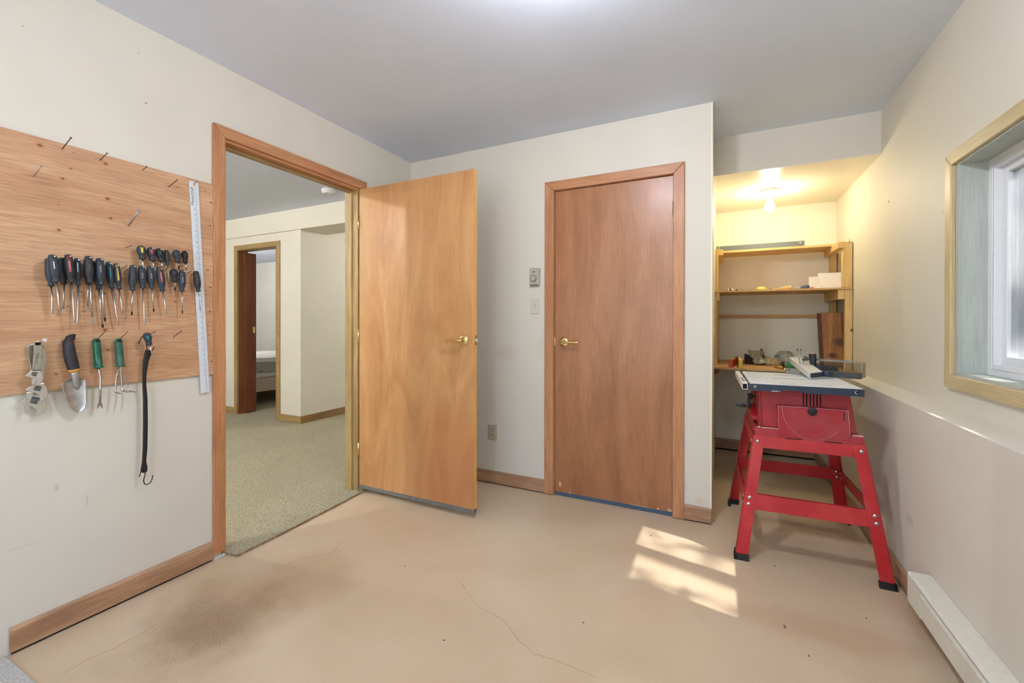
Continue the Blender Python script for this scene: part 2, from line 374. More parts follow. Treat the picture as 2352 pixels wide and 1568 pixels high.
M['almond_d'] = plain('grey_almond_plastic', (176, 172, 152), 0.5, 0, 0.03)
M['vinyl'] = plain('white_vinyl', (224, 226, 229), 0.35, 0, 0.01)
M['plas_w'] = plain('white_plastic', (228, 228, 230), 0.45, 0, 0.02); M['porcelain'] = plain('porcelain', (196, 188, 164), 0.3, 0, 0.02)
M['heater'] = plain('heater_enamel', (218, 216, 200), 0.42, 0, 0.02)
M['glass'] = glassy('window_glass'); M['clear'] = glassy('clear_plastic_guard', (0.86, 0.86, 0.84, 1), 0.08, 0.05)
t = NT('red_enamel'); f = t.noise(t.obj(), (1,1,1), 7, 5); M['red'] = t.done(t.mix(t.rng(f, 0.45, 0.75, 0, 0.3), t.ramp(f, [(0.3, (168, 24, 30)), (0.7, (188, 34, 38))]), (196, 84, 80)), 0.40, 0.0)
t = NT('dusty_red_plastic'); f = t.noise(t.obj(), (1,1,1), 5, 5); M['red_body'] = t.done(t.mix(t.rng(f, 0.45, 0.78, 0.02, 0.30), (156, 28, 38), (172, 108, 106)), 0.5)
M['dust'] = plain('pale_dust', (204, 160, 156), 0.9, 0, 0.15)
M['navy_metal'] = plain('navy_enamel', (38, 50, 68), 0.42, 0.1, 0.10, 30)
M['dark_grey'] = plain('dark_grey_enamel', (78, 80, 82), 0.45, 0.2, 0.1); M['grey_steel'] = plain('grey_steel', (150, 148, 140), 0.45, 0.7, 0.08)
t = NT('saw_table_aluminium'); o_ = t.obj(); c_ = t.ramp(t.noise(o_, (3, 60, 3), 1, 4), [(0.3, (216, 222, 224)), (0.7, (230, 234, 236))])
M['saw_top'] = t.done(t.mix(t.rng(t.noise(o_, (1,1,1), 38, 5, 1.0), 0.58, 0.70, 0, 0.32), c_, (138, 138, 132)), 0.42, 0.05)
M['white_bar'] = plain('white_bar', (232, 230, 226), 0.4, 0.1, 0.02)
M['blue_strip'] = plain('blue_grey_seal', (72, 92, 116), 0.7, 0, 0.06); M['grey_strip'] = plain('grey_sweep', (112, 112, 110), 0.7, 0, 0.08)
M['card_w'] = plain('white_card', (238, 236, 228), 0.6, 0, 0.015)
M['bag_grey'] = plain('grey_green_packet', (158, 158, 134), 0.5, 0, 0.15, 40); M['bag_tan'] = plain('tan_paper', (166, 146, 110), 0.8, 0, 0.25, 60)
M['bag_pale'] = plain('pale_packet', (170, 170, 150), 0.4, 0, 0.2, 40)
M['dark_plum'] = plain('dark_plum_plastic', (44, 30, 36), 0.4, 0, 0.1); M['olive'] = plain('olive_bristle', (92, 84, 64), 0.7, 0, 0.2)
M['red_lev'] = plain('red_level_enamel', (186, 62, 44), 0.4); M['yel_lev'] = plain('yellow_enamel', (228, 190, 54), 0.4); M['pencil'] = plain('pencil_yellow', (222, 176, 52), 0.45)
M['caulk'] = plain('tan_tube', (216, 178, 112), 0.5); M['slate'] = plain('slate_blue_foam', (84, 98, 118), 0.7); M['lilac'] = plain('grey_lilac', (176, 168, 166), 0.7)
M['red_item'] = plain('red_cap', (208, 78, 56), 0.5); M['white_item'] = plain('white_tube', (236, 232, 224), 0.5); M['fit_grey'] = plain('grey_fitting', (150, 152, 150), 0.35, 0.6); M['fit_dark'] = plain('dark_fitting', (62, 64, 64), 0.5, 0.3)
M['amber'] = plain('amber_bag', (224, 196, 110), 0.35, 0, 0.2, 80)
M['mattress'] = plain('white_sheet', (226, 222, 214), 0.85, 0, 0.03, 10)
t = NT('quilted_box_spring'); wv = t.n('ShaderNodeTexWave', wave_type='BANDS', bands_direction='Z'); wv.inputs['Scale'].default_value = 13; wv.inputs['Distortion'].default_value = 2.5; wv.inputs['Detail'].default_value = 0.5; wv.inputs['Detail Scale'].default_value = 0.6
t.link(t.obj(), wv.inputs['Vector']); M['boxspring'] = t.done(t.ramp(wv.outputs['Fac'], [(0.2, (170, 156, 132)), (0.6, (214, 202, 180))]), 0.85)
t = NT('leaf'); M['leaf'] = t.done(t.ramp(t.noise(t.obj(), (1,1,1), 9, 2), [(0.3, (26, 44, 18)), (0.7, (70, 92, 34))]), 0.5)
M['bark'] = plain('bark', (96, 80, 64), 0.9, 0, 0.2); M['grass'] = plain('lawn', (66, 84, 40), 0.95, 0, 0.2, 20)
M['wire'] = plain('dark_wire', (58, 46, 36), 0.45, 0.6)
M['bulb_warm'] = glow('bulb_glow_warm', (1.0, 0.86, 0.60, 1), BULB_ALCOVE)
M['bulb_room'] = glow('bulb_glow_room', (0.95, 0.99, 1.09, 1), BULB_ROOM)
M['fill_rear'] = glow('fill_glow_rear', (0.95, 0.99, 1.09, 1), FILL_REAR)
M['bulb_hall'] = glow('bulb_glow_hall', (1.0, 0.98, 0.93, 1), BULB_HALL)
M['fill_bed'] = glow('fill_glow_bedroom', (1.0, 0.99, 0.96, 1), FILL_BED)

# ------------------------------------------------------------------ the room shell
# window opening in the right wall: y 1.64-2.36, z .957-1.822
WY0, WY1, WZ0, WZ1 = 1.64, 2.36, 0.957, 1.822
m = MB(); m.box(XL-0.005, XR+0.3, YF-0.1, YA+0.1, -0.12, 0.0); floor = struct('floor', m, M['floor'], 'tan painted concrete floor with a dark sanded stain')
def ribbon(name, pix, wd, parent):
    m = MB(); pts = []
    for (a, b) in zip(pix, pix[1:]):
        A, B = at(*a, 2, 0), at(*b, 2, 0); n = max(2, int((B-A).length/0.02))
        for i in range(n): pts.append(A.lerp(B, i/n)+Vector((random.uniform(-.004, .004), random.uniform(-.004, .004), 0)))
    for i in range(len(pts)-1):
        d = (pts[i+1]-pts[i]).normalized(); s = Vector((-d.y, d.x, 0))*wd*random.uniform(0.3, 1.0)
        m.prism([pts[i]-s, pts[i+1]-s, pts[i+1]+s, pts[i]+s], (0, 0, 0.0004))
    return obj(name, m, M['crack'], parent)
ribbon('crack', [(1058, 1335), (1095, 1390), (1160, 1425), (1190, 1470), (1225, 1500), (1300, 1525), (1390, 1566)], 0.0008, floor)
ribbon('crack', [(620, 1312), (700, 1280), (760, 1270), (800, 1232)], 0.0007, floor)
ribbon('crack', [(140, 1552), (190, 1518), (260, 1490), (320, 1458), (370, 1424)], 0.0008, floor)
m = MB()
for (u, v) in ((1802, 1437), (1858, 1506), (1803, 1441), (1615, 1190), (1700, 1230), (1340, 1430), (1640, 1196), (1780, 1300), (1990, 1420), (1880, 1225), (930, 1300), (1495, 1230), (1020, 1470)):
    c = at(u, v, 2, 0); a = random.uniform(0, PI); d = Vector((math.cos(a), math.sin(a), 0))*0.0042; s = Vector((-d.y, d.x, 0))*0.35
    m.prism([c-d-s, c+d-s, c+d+s, c-d+s], (0, 0, 0.0015))
obj('floor_debris', m, M['fit_dark'], floor, kind='stuff')
m = MB(); m.box(XL-0.014, XR+0.3, YF-0.1, YK+0.02, ZC, ZC+0.1); struct('ceiling', m, M['ceiling'])
# left wall with doorway
DY0, DY1, DZ = 1.285, 2.196, 2.090
m = MB(); m.box(XL-0.115, XL, YF, DY0, 0, ZC); m.box(XL-0.115, XL, DY1, YB+0.1, 0, ZC); m.box(XL-0.115, XL, DY0, DY1, DZ, ZC)
struct('wall_left', m, M['wall_left'])
# back wall (closet door opening)
BX0, BX1, BZ = -1.030, -0.250, 2.070
m = MB(); m.box(XL, BX0, YB, YB+0.11, 0, ZC); m.box(BX1, XA, YB, YB+0.11, 0, ZC); m.box(BX0, BX1, YB, YB+0.11, BZ, ZC)
struct('wall_back', m, M['wall_back'])
m = MB(); m.box(XA-0.11, XA, YB+0.11, YA+0.1, 0, ZC); struct('wall_alcove_left', m, M['wall_alcove'])
m = MB(); m.box(XA, XR, YA, YA+0.1, 0, ZC); struct('wall_alcove', m, M['wall_alcove'])
m = MB(); m.box(XA, XR, YK, YK+0.012, ZK, ZC); struct('wall_bulkhead', m, M['wall_plain'])
m = MB(); m.box(XA, XR, YK+0.0, YA, ZK-0.004, ZK); m.box(XA, XR, YK+0.012, YA, ZK, ZK+0.1); struct('ceiling_alcove', m, M['alcove_ceiling'])
m = MB(); m.box(XR, XR+0.17, YF, WY0, ZL, ZC); m.box(XR, XR+0.17, WY1, YA+0.1, ZL, ZC); m.box(XR, XR+0.17, WY0, WY1, ZL, WZ0); m.box(XR, XR+0.17, WY0, WY1, WZ1, ZC)
m.box(XW, XR+0.17, YF, YA, 0, ZL); struct('wall_right', m, M['wall_right'], 'cream right wall with a ledge below the window')
Q0, Q1, QZ0, QZ1 = -1.75, 0.45, 0.55, 2.15       # wide window added in the unseen rear wall for daylight fill
m = MB(); m.box(XL-0.1, Q0, YF-0.1, YF, 0, ZC); m.box(Q1, XR+0.2, YF-0.1, YF, 0, ZC); m.box(Q0, Q1, YF-0.1, YF, 0, QZ0); m.box(Q0, Q1, YF-0.1, YF, QZ1, ZC); struct('wall_front', m, M['wall_plain'])
wi2 = bpy.data.objects.new('window_fill', None); COL.objects.link(wi2); wi2['kind'] = 'structure'
m = MB()
for a, b, c_, d_ in ((Q0, Q0+.05, QZ0, QZ1), (Q1-.05, Q1, QZ0, QZ1), (Q0, Q1, QZ0, QZ0+.05), (Q0, Q1, QZ1-.05, QZ1), ((Q0+Q1)/2-.03, (Q0+Q1)/2+.03, QZ0, QZ1)): m.box(a, b, YF-0.08, YF-0.02, c_, d_)
obj('vinyl_frame', m, M['vinyl'], wi2)
# dark closet behind the brown door
m = MB(); m.box(BX0-0.05, BX1+0.05, YB+0.30, YB+0.32, 0, BZ+0.1); struct('wall_closet', m, M['wall_plain'])
# corner bead on the alcove end of the back wall
m = MB(); m.box(XA-0.006, XA+0.0025, YB-0.0025, YB+0.004, 0.09, ZC); struct('trim_corner', m, plain('corner_bead_cream', (236, 228, 204), 0.4, 0, 0.01))

# baseboards
def base(name, m, mat): return struct(name, m, mat)
m = MB(); m.prism([(XL, 0.576, 0.010), (XL+0.012, 0.576, 0.010), (XL+0.012, 0.576, 0.086), (XL+0.006, 0.576, 0.096), (XL, 0.576, 0.096)], (0, 1.247-0.576, 0)); base('baseboard_left', m, M['base_y'])
m = MB(); prof = lambda x: [(x, YB, 0.008), (x, YB-0.012, 0.008), (x, YB-0.012, 0.084), (x, YB-0.006, 0.093), (x, YB, 0.093)]
m.prism(prof(XL+0.002), (-1.090-XL, 0, 0)); base('baseboard_back', m, M['base_x'])
m = MB(); m.prism(prof(-0.199), (XA+0.199, 0, 0)); base('baseboard_back_right', m, M['base_x'])
m = MB(); m.box(XW-0.012, XW, 2.22, YA-0.014, 0.014, 0.095, 0.003); base('baseboard_right', m, M['base_y'])
m = MB(); m.box(XA, XW-0.0, YA-0.013, YA, 0.014, 0.105, 0.003); base('baseboard_alcove', m, M['base_x'])

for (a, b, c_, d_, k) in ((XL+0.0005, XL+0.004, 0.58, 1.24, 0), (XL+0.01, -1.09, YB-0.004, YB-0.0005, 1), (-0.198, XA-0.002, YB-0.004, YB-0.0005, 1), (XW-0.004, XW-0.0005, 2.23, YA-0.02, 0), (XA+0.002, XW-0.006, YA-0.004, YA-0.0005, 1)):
    m = MB(); m.box(a, b, c_, d_, 0.0005, 0.0145); struct('trim_gap_shade', m, M['hole'])  # black strips paint the shade of the gap under each baseboard
# casings: three mitred boards each
def casing_x(x0, x1, z0, zt, w, y, th, mats, parent, dirn=-1):      # on a wall of constant y, facing -y
    o = []
    for pts, mk in (([(x0, y, z0), (x0+w, y, z0), (x0+w, y, zt-w), (x0, y, zt)], 2), ([(x1-w, y, z0), (x1, y, z0), (x1, y, zt), (x1-w, y, zt-w)], 2), ([(x0, y, zt), (x0+w, y, zt-w), (x1-w, y, zt-w), (x1, y, zt)], 0)):
        m = MB(); m.prism(pts, (0, dirn*th, 0), 0.004); o.append(obj('casing_board', m, mats[mk], parent))
    return o
def casing_y(y0, y1, z0, zt, w, x, th, mats, parent, bottom=False, dirn=1):
    zb = z0+w if bottom else z0; o = []
    L_ = [([(x, y0, z0), (x, y0+w, zb), (x, y0+w, zt-w), (x, y0, zt)], 2), ([(x, y1-w, zb), (x, y1, z0), (x, y1, zt), (x, y1-w, zt-w)], 2), ([(x, y0, zt), (x, y0+w, zt-w), (x, y1-w, zt-w), (x, y1, zt)], 1)]
    if bottom: L_.append(([(x, y0, z0), (x, y1, z0), (x, y1-w, zb), (x, y0+w, zb)], 1))
    for pts, mk in L_:
        m = MB(); m.prism(pts, (dirn*th, 0, 0), 0.004); o.append(obj('casing_board', m, mats[mk], parent))
    return o
TR = [M['trim_x'], M['trim_y'], M['trim_z']]; HL = [M['hall_x'], M['hall_y'], M['hall_z']]; WN = [M['win_x'], M['win_y'], M['win_z']]
def sroot(name):
    o = bpy.data.objects.new(name, None); COL.objects.link(o); o['kind'] = 'structure'; return o
# left doorway
tr = sroot('trim_1')
casing_y(1.244, 2.254, 0.028, 2.147, 0.058, XL, 0.016, TR, tr)
JB = M['hall_z']
m = MB(); m.box(XL-0.118, XL+0.001, 1.285, 1.300, 0.012, 2.090); obj('jamb_board', m, M['hall_z'], tr)
m = MB(); m.box(XL-0.118, XL+0.001, 2.181, 2.196, 0.012, 2.090); obj('jamb_board', m, M['hall_z'], tr)
m = MB(); m.box(XL-0.118, XL+0.001, 1.300, 2.181, 2.076, 2.090); obj('jamb_board', m, M['trim_y'], tr)
m = MB(); m.box(XL-0.085, XL-0.046, 1.300, 1.311, 0.012, 2.076); obj('door_stop', m, M['hall_z'], tr)
m = MB(); m.box(XL-0.085, XL-0.046, 2.170, 2.181, 0.012, 2.076); obj('door_stop', m, M['hall_z'], tr)
m = MB(); m.box(XL-0.085, XL-0.046, 1.311, 2.170, 2.064, 2.076); obj('door_stop', m, M['hall_y'], tr)
m = MB(); m.box(XL-0.03, XL+0.012, 1.250, 1.300, 0.0, 0.012, 0.002); obj('shim', m, M['l_white'], tr)
# open honey door, hinged at the far jamb, standing square to the wall
d = sroot('door_1')
m = MB(); m.box(-2.236, -1.320, 2.188, 2.2245, 0.056, 2.081, 0.0012); leaf = obj('door_leaf', m, M['door_oak'], d)
m = MB(); m.box(-1.3215, -1.3185, 2.1915, 2.221, 0.058, 2.079); obj('edge_band', m, wood('edge_pine', (214, 160, 84), (226, 176, 100), (236, 194, 126), 2, 0.5, 1.0, 30, 0.1), d)
m = MB(); m.box(-2.236, -1.3205, 2.192, 2.221, 0.030, 0.056, 0.002); obj('door_sweep', m, M['grey_strip'], d)
for z in (0.30, 1.85, 1.08):
    m = MB(); m.cyl((XL+0.006, 2.183, z-0.045), (XL+0.006, 2.183, z+0.045), 0.0055, seg=10); obj('hinge', m, M['brass'], d)
def lever(parent, c, out, along, mat=None):     # round rose, neck and a tapered lever
    c, out, along = Vector(c), Vector(out), Vector(along); mat = mat or M['brass']
    m = MB(); m.lathe(c, c+out*0.014, [(0, 0.033), (0.35, 0.033), (0.7, 0.029), (1.0, 0.018)], 28); h = obj('rose', m, mat, parent)
    m = MB(); m.lathe(c+out*0.010, c+out*0.052, [(0, 0.017), (0.3, 0.012), (0.7, 0.012), (1.0, 0.013)], 18)
    a = c+out*0.050; m.tube([a-along*0.012, a, a+along*0.03, a+along*0.085, a+along*0.110, a+along*0.114], [0.008, 0.0125, 0.0115, 0.0095, 0.0098, 0.006], 14, flat=0.75)
    obj('lever_handle', m, mat, parent)
    m = MB(); m.cyl(c+out*0.0145-along*0.022, c+out*0.0152-along*0.022, 0.003, seg=8); obj('rose_screw', m, M['hole'], h)
hp = at(1066, 781, 1, 2.188); lever(d, (hp.x, 2.188, hp.z), (0, -1, 0), (-1, 0, 0))
lever(d, (hp.x, 2.2245, hp.z), (0, 1, 0), (-1, 0, 0))
m = MB(); m.box(-1.3192, -1.3172, 2.1925, 2.2195, hp.z-0.029, hp.z+0.029); lp = obj('latch_plate', m, M['brass'], d)
m = MB(); m.prism([(-1.318, 2.199, hp.z-0.009), (-1.318, 2.214, hp.z-0.009), (-1.306, 2.214, hp.z-0.009), (-1.306, 2.209, hp.z-0.009)], (0, 0, 0.018), 0.001); obj('latch_bolt', m, M['steel'], lp)
# closed brown door
tr2 = sroot('trim_2')
casing_x(-1.088, -0.199, 0.004, 2.125, 0.064, YB, 0.016, TR, tr2)
for a, b in ((-1.030, -1.020), (-0.260, -0.250)):
    m = MB(); m.box(a, b, YB-0.001, YB+0.11, 0.004, 2.070); obj('jamb_board', m, M['trim_z'], tr2)
m = MB(); m.box(-1.020, -0.260, YB-0.001, YB+0.11, 2.060, 2.070); obj('jamb_board', m, M['trim_x'], tr2)
d2 = sroot('door_2')
m = MB(); m.box(-1.0165, -0.2635, YB+0.004, YB+0.039, 0.026, 2.056, 0.0012); obj('door_leaf', m, M['door_dark'], d2)
m = MB(); m.box(-1.014, -0.2645, YB+0.006, YB+0.036, 0.003, 0.026); obj('bottom_seal', m, M['blue_strip'], d2)
hp2 = at(1296, 785, 1, YB); lever(d2, (hp2.x, YB+0.004, hp2.z), (0, -1, 0), (1, 0, 0))
for z in (1.853, 0.236, 1.05):
    if z == 1.05: continue
    m = MB()
    for k in range(5): m.cyl((-0.2615, YB-0.003, z-0.045+0.018*k+0.001), (-0.2615, YB-0.003, z-0.045+0.018*k+0.017), 0.0065, seg=10)
    m.cyl((-0.2615, YB-0.003, z-0.050), (-0.2615, YB-0.003, z+0.050), 0.0035, seg=8); obj('hinge', m, M['nickel'], d2)
m = MB(); m.box(-1.0185, -1.015, YB-0.0005, YB+0.0035, hp2.z-0.028, hp2.z+0.028); obj('strike_edge', m, M['brass'], d2)

# window with recessed liner, vinyl frame, two sashes
tw = sroot('trim_3')
casing_y(WY0-0.068, WY1+0.070, 0.903, 1.872, 0.054, XR, 0.018, WN, tw, bottom=True, dirn=-1)
wi = sroot('window_1')
for (y0, y1, z0, z1, mk) in ((WY0-0.0, WY0+0.012, WZ0, WZ1, 'liner'), (WY1-0.012, WY1, WZ0, WZ1, 'liner'), (WY0+0.012, WY1-0.012, WZ1-0.012, WZ1, 'liner'), (WY0+0.012, WY1-0.012, WZ0, WZ0+0.012, 'liner')):
    m = MB(); m.box(XR-0.004, XR+0.085, y0, y1, z0, z1); obj('liner_board', m, M[mk], wi)
def ringx(m, x0, x1, y0, y1, z0, z1, wd):
    m.box(x0, x1, y0, y0+wd, z0, z1, 0.002); m.box(x0, x1, y1-wd, y1, z0, z1, 0.002); m.box(x0, x1, y0+wd, y1-wd, z0, z0+wd, 0.002); m.box(x0, x1, y0+wd, y1-wd, z1-wd, z1, 0.002)
m = MB(); ringx(m, 0.944, 1.028, WY0+0.002, WY1-0.002, WZ0+0.002, WZ1-0.002, 0.052); fr = obj('vinyl_frame', m, M['vinyl'], wi)
m = MB(); ringx(m, 0.9405, 0.9435, WY0+0.036, WY1-0.036, WZ0+0.036, WZ1-0.036, 0.012); obj('frame_lip', m, M['vinyl'], fr)
for k, (y0, y1, x0) in enumerate(((WY0+0.046, 2.040, 0.998), (1.968, WY1-0.046, 0.966))):
    m = MB(); ringx(m, x0, x0+0.028, y0, y1, WZ0+0.046, WZ1-0.040, 0.040); sa = obj('sash', m, M['vinyl'], wi)
    m = MB(); m.box(x0+0.012, x0+0.016, y0+0.036, y1-0.036, WZ0+0.082, WZ1-0.076); obj('pane', m, M['glass'], sa)
m = MB(); m.tube([at(2226, 372, 0, 0.90)+Vector((0, 0, 0)), (0.925, 2.338, 1.795), (0.944, 2.332, 1.785)], 0.0006, 5); obj('cobweb_thread', m, M['l_white'], wi)

# ------------------------------------------------------------------ hall and bedroom beyond the doorway
m = MB(); P0 = [(-9.3, -0.6), (-2.352, -0.6), (-2.352, 1.298), (-2.292, 1.312), (-2.268, 1.300), (-2.168, 1.318), (-2.172, 1.5), (-2.184, 1.72), (-2.196, 1.95), (-2.214, 2.17), (-2.220, 2.245), (-2.255, 2.20), (-2.36, 2.196), (-2.36, 7.2), (-9.3, 7.2)]
m.prism([(x, y, 0.001) for x, y in P0], (0, 0, 0.011)); hf = struct('floor_hall', m, M['carpet'], 'beige woven loop carpet of the hall')
m = MB(); ed = [(-2.290, 1.316), (-2.268, 1.302), (-2.168, 1.318), (-2.172, 1.5), (-2.184, 1.72), (-2.196, 1.95), (-2.214, 2.17), (-2.220, 2.245)]
for (a, b) in zip(ed, ed[1:]):
    A, B = Vector((*a, 0)), Vector((*b, 0)); n = max(2, int((B-A).length/0.0075))
    for i in range(n):
        c = A.lerp(B, i/n); m.sphere((c.x+random.uniform(-.004, .004), c.y, 0.006+random.uniform(0, .003)), 0.0048, (random.uniform(.8, 1.3), random.uniform(.6, 1.0), random.uniform(.8, 1.2)), 6)
obj('frayed_edge', m, M['carpet_edge'], hf, kind='stuff')
m = MB(); m.box(-9.4, -2.26, -0.7, HY+0.0, ZH, ZH+0.1); m.box(HX, -2.26, HY, 7.3, ZH, ZH+0.1); m.box(-9.4, HX, HY+0.10, 7.3, ZH, ZH+0.1); struct('ceiling_hall', m, M['ceiling_hall'])
BDX0, BDX1, BDZ = -5.470, -4.735, 2.080            # bedroom door opening
m = MB(); m.box(-9.3, BDX0, HY, HY+0.115, 0, ZH); m.box(BDX1, HX, HY, HY+0.115, 0, ZH); m.box(BDX0, BDX1, HY, HY+0.115, BDZ, ZH); struct('wall_hall', m, M['wall_hall'])
m = MB(); m.box(HX-0.115, HX, HY+0.115, 7.2, 0, ZH); struct('wall_hall_side', m, M['wall_hall'])
m = MB(); m.box(-9.3, -2.361, HY-0.028, HY, 2.226, ZH); struct('wall_hall_bulkhead', m, M['wall_hall'])
m = MB(); m.prism([(HX, HY, 2.226), (HX, 3.70, 2.232), (HX, 4.06, 2.338), (HX, 4.50, ZH), (HX, HY, ZH)], (2.0-0.05, 0, 0)); struct('ceiling_hall_soffit', m, M['wall_hall'])
m = MB(); m.box(-9.4, -2.36, -0.7, -0.6, 0, ZH); struct('wall_hall_near', m, M['wall_hall'])
m = MB(); m.box(-9.4, -9.3, -0.6, 7.2, 0, ZH); struct('wall_hall_end', m, M['wall_bed'])
m = MB(); m.box(-9.4, -2.3, 7.2, 7.3, 0, ZH); struct('wall_far', m, M['wall_bed'])
m = MB(); m.box(-9.3, HX-0.115, 6.0, 6.05, 0, ZH); struct('wall_bedroom', m, M['wall_bed'])
m = MB(); m.box(-2.36, -2.30, YB+0.1, 7.2, 0, ZH); struct('wall_hall_right', m, M['wall_hall'])
tr4 = sroot('trim_4')
casing_x(-5.535, -4.665, 0.014, 2.130, 0.062, HY, 0.015, HL, tr4)
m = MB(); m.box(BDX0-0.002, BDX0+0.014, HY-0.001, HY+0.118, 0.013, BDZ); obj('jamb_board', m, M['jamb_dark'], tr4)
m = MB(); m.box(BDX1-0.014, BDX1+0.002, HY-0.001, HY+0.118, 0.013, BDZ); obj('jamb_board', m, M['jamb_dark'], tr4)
m = MB(); m.box(BDX0+0.014, BDX1-0.014, HY-0.001, HY+0.118, BDZ-0.014, BDZ+0.002); obj('jamb_board', m, M['hall_x'], tr4)
d3 = sroot('door_3')
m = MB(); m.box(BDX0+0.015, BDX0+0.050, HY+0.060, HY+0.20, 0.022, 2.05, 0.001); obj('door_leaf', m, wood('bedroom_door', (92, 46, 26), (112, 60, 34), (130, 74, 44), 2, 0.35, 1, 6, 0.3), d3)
m = MB(); m.box(BDX0+0.049, BDX0+0.053, HY+0.155, HY+0.185, 1.03, 1.11); obj('latch_plate', m, M['brass'], d3)
m = MB(); m.box(-9.3, -5.535, HY-0.012, HY, 0.013, 0.095); struct('baseboard_hall', m, M['hall_x'])
m = MB(); m.box(-4.665, HX+0.012, HY-0.012, HY, 0.013, 0.095); struct('baseboard_hall_corner', m, M['hall_x'])
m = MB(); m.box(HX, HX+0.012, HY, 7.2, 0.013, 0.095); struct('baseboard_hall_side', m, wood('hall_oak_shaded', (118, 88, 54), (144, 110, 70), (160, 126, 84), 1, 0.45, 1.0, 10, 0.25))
# bed
bed = thing('bed', 'white sheeted bed on a quilted box spring in the bedroom doorway', 'bed', (-6.5, 4.6, 0.012))
bx0, bx1, by0, by1 = -7.25, -5.760, 3.62, 5.62
m = MB(); m.box(bx0, bx1, by0, by1, 0.20, 0.385, 0.012); obj('box_spring', m, M['boxspring'], bed)
def mat_s(u, v):
    return None
m = MB(); m.box(bx0, bx1, by0, by1, 0.385, 0.655, 0.045); obj('mattress', m, M['mattress'], bed)
def sheet(u, v):
    x = bx0-0.004+(bx1-bx0+0.016)*min(u*1.25, 1.0); z = 0.662 if u <= 0.8 else 0.662-(u-0.8)/0.2*0.20
    y = by0-0.01+(by1-by0+0.02)*v
    return (x+(0.006*math.sin(y*17) if u > 0.8 else 0), y, z+0.010*math.sin(9*y+3*x)*math.sin(5*x+1)+0.006*math.sin(23*y-8*x))
m = MB(); m.grid(sheet, 20, 60, (0, 0, -0.004)); obj('sheet', m, M['mattress'], bed)
for x, y in ((bx0+0.1, by0+0.1), (bx1-0.12, by0+0.12), (bx0+0.1, by1-0.1), (bx1-0.12, by1-0.12), (bx1-0.12, 4.2)):
    m = MB(); m.cyl((x, y, 0.012), (x, y, 0.2), 0.018, 0.022, 10); obj('leg', m, M['black'], bed)
hd = at(595, 818, 1, 5.66)
m = MB(); m.box(bx0-0.05, hd.x, 5.63, 5.67, 0.05, hd.z+0.02, 0.004); obj('headboard', m, M['jamb_dark'], bed)
# smoke detector
sp = at(756, 436, 2, ZH)
sm = thing('smoke_detector', 'round white smoke detector on the hall ceiling', 'smoke detector', (sp.x, sp.y, ZH))
m = MB(); m.lathe((sp.x, sp.y, ZH), (sp.x, sp.y, ZH-0.010), [(0, 0.070), (1, 0.070)], 32); obj('mounting_plate', m, M['plas_w'], sm)
m = MB(); m.lathe((sp.x, sp.y, ZH-0.008), (sp.x, sp.y, ZH-0.044), [(0, 0.064), (0.15, 0.068), (0.55, 0.066), (0.85, 0.054), (1, 0.046)], 32); bo = obj('cover', m, M['plas_w'], sm)
m = MB()
for k in range(8):
    a = k*PI/4; m.obox((sp.x+0.038*math.cos(a), sp.y+0.038*math.sin(a), ZH-0.0445), ((math.cos(a), math.sin(a), 0), (-math.sin(a), math.cos(a), 0), (0, 0, 1)), (0.016, 0.003, 0.002))
obj('vent_slots', m, M['fit_grey'], bo)
m = MB(); m.cyl((sp.x+0.02, sp.y-0.04, ZH-0.041), (sp.x+0.02, sp.y-0.04, ZH-0.0455), 0.007, seg=10); obj('test_button', m, M['fit_grey'], bo)

# ------------------------------------------------------------------ lamps of the place and added fill lamps
def bulb_lamp(name, label, x, y, z, mat, r=0.030, long=1.0):
    L_ = thing(name, label, 'lamp', (x, y, z))
    m = MB(); m.lathe((x, y, z), (x, y, z-0.056), [(0, 0.067), (0.14, 0.066), (0.30, 0.048), (0.55, 0.028), (1, 0.021)], 28); obj('lamp_holder', m, M['porcelain'], L_)
    m = MB(); m.cyl((x, y, z-0.052), (x, y, z-0.070), 0.0150, seg=16); obj('screw_base', m, M['porcelain'], L_)
    m = MB(); h = r*2.7*long; m.lathe((x, y, z-0.068), (x, y, z-0.068-h), [(0, 0.013), (0.12, 0.015), (0.35, r*0.86), (0.58, r), (0.80, r*0.84), (0.93, r*0.5), (1, r*0.12)], 20); obj('bulb', m, mat, L_)
    return L_
ap = at(1768, 437, 2, ZK-0.004)
bulb_lamp('ceiling_lamp', 'bare lit bulb in a porcelain holder on the alcove ceiling', ap.x, ap.y, ZK-0.004, M['bulb_warm'], 0.036)
def downlight(label, x, y, z, mat, r=0.055):
    L_ = thing('ceiling_lamp', label, 'lamp', (x, y, z))
    m = MB(); m.lathe((x, y, z), (x, y, z-0.060), [(0, r+0.050), (0.20, r+0.052), (0.40, r+0.048), (0.42, r*0.9), (1, r*0.85)], 28); obj('shade', m, M['plas_w'], L_)
    m = MB(); m.lathe((x, y, z-0.034), (x, y, z-0.092), [(0, r), (0.5, r), (0.8, r*0.93), (0.95, r*0.75), (1, r*0.5)], 28); obj('lens', m, mat, L_); return L_
downlight('white downlight on the room ceiling, out of view above the camera', -0.45, 1.22, ZC, M['bulb_room'])
bulb_lamp('ceiling_lamp', 'bare bulb lamp on the hall ceiling, out of view left of the doorway', -5.05, 0.9, ZH, M['bulb_hall'], 0.034)
bulb_lamp('ceiling_lamp', 'added fill lamp on the near hall ceiling, out of view behind the tool board wall', -3.2, -0.1, ZH, M['bulb_hall'], 0.034)  # unseen lamp added to lift the hall's ambient light
bulb_lamp('ceiling_lamp', 'added lamp standing in for bedroom daylight, out of view behind its wall', -7.6, 4.3, ZH, M['fill_bed'], 0.034)  # unseen lamp put in place of daylight from a bedroom window
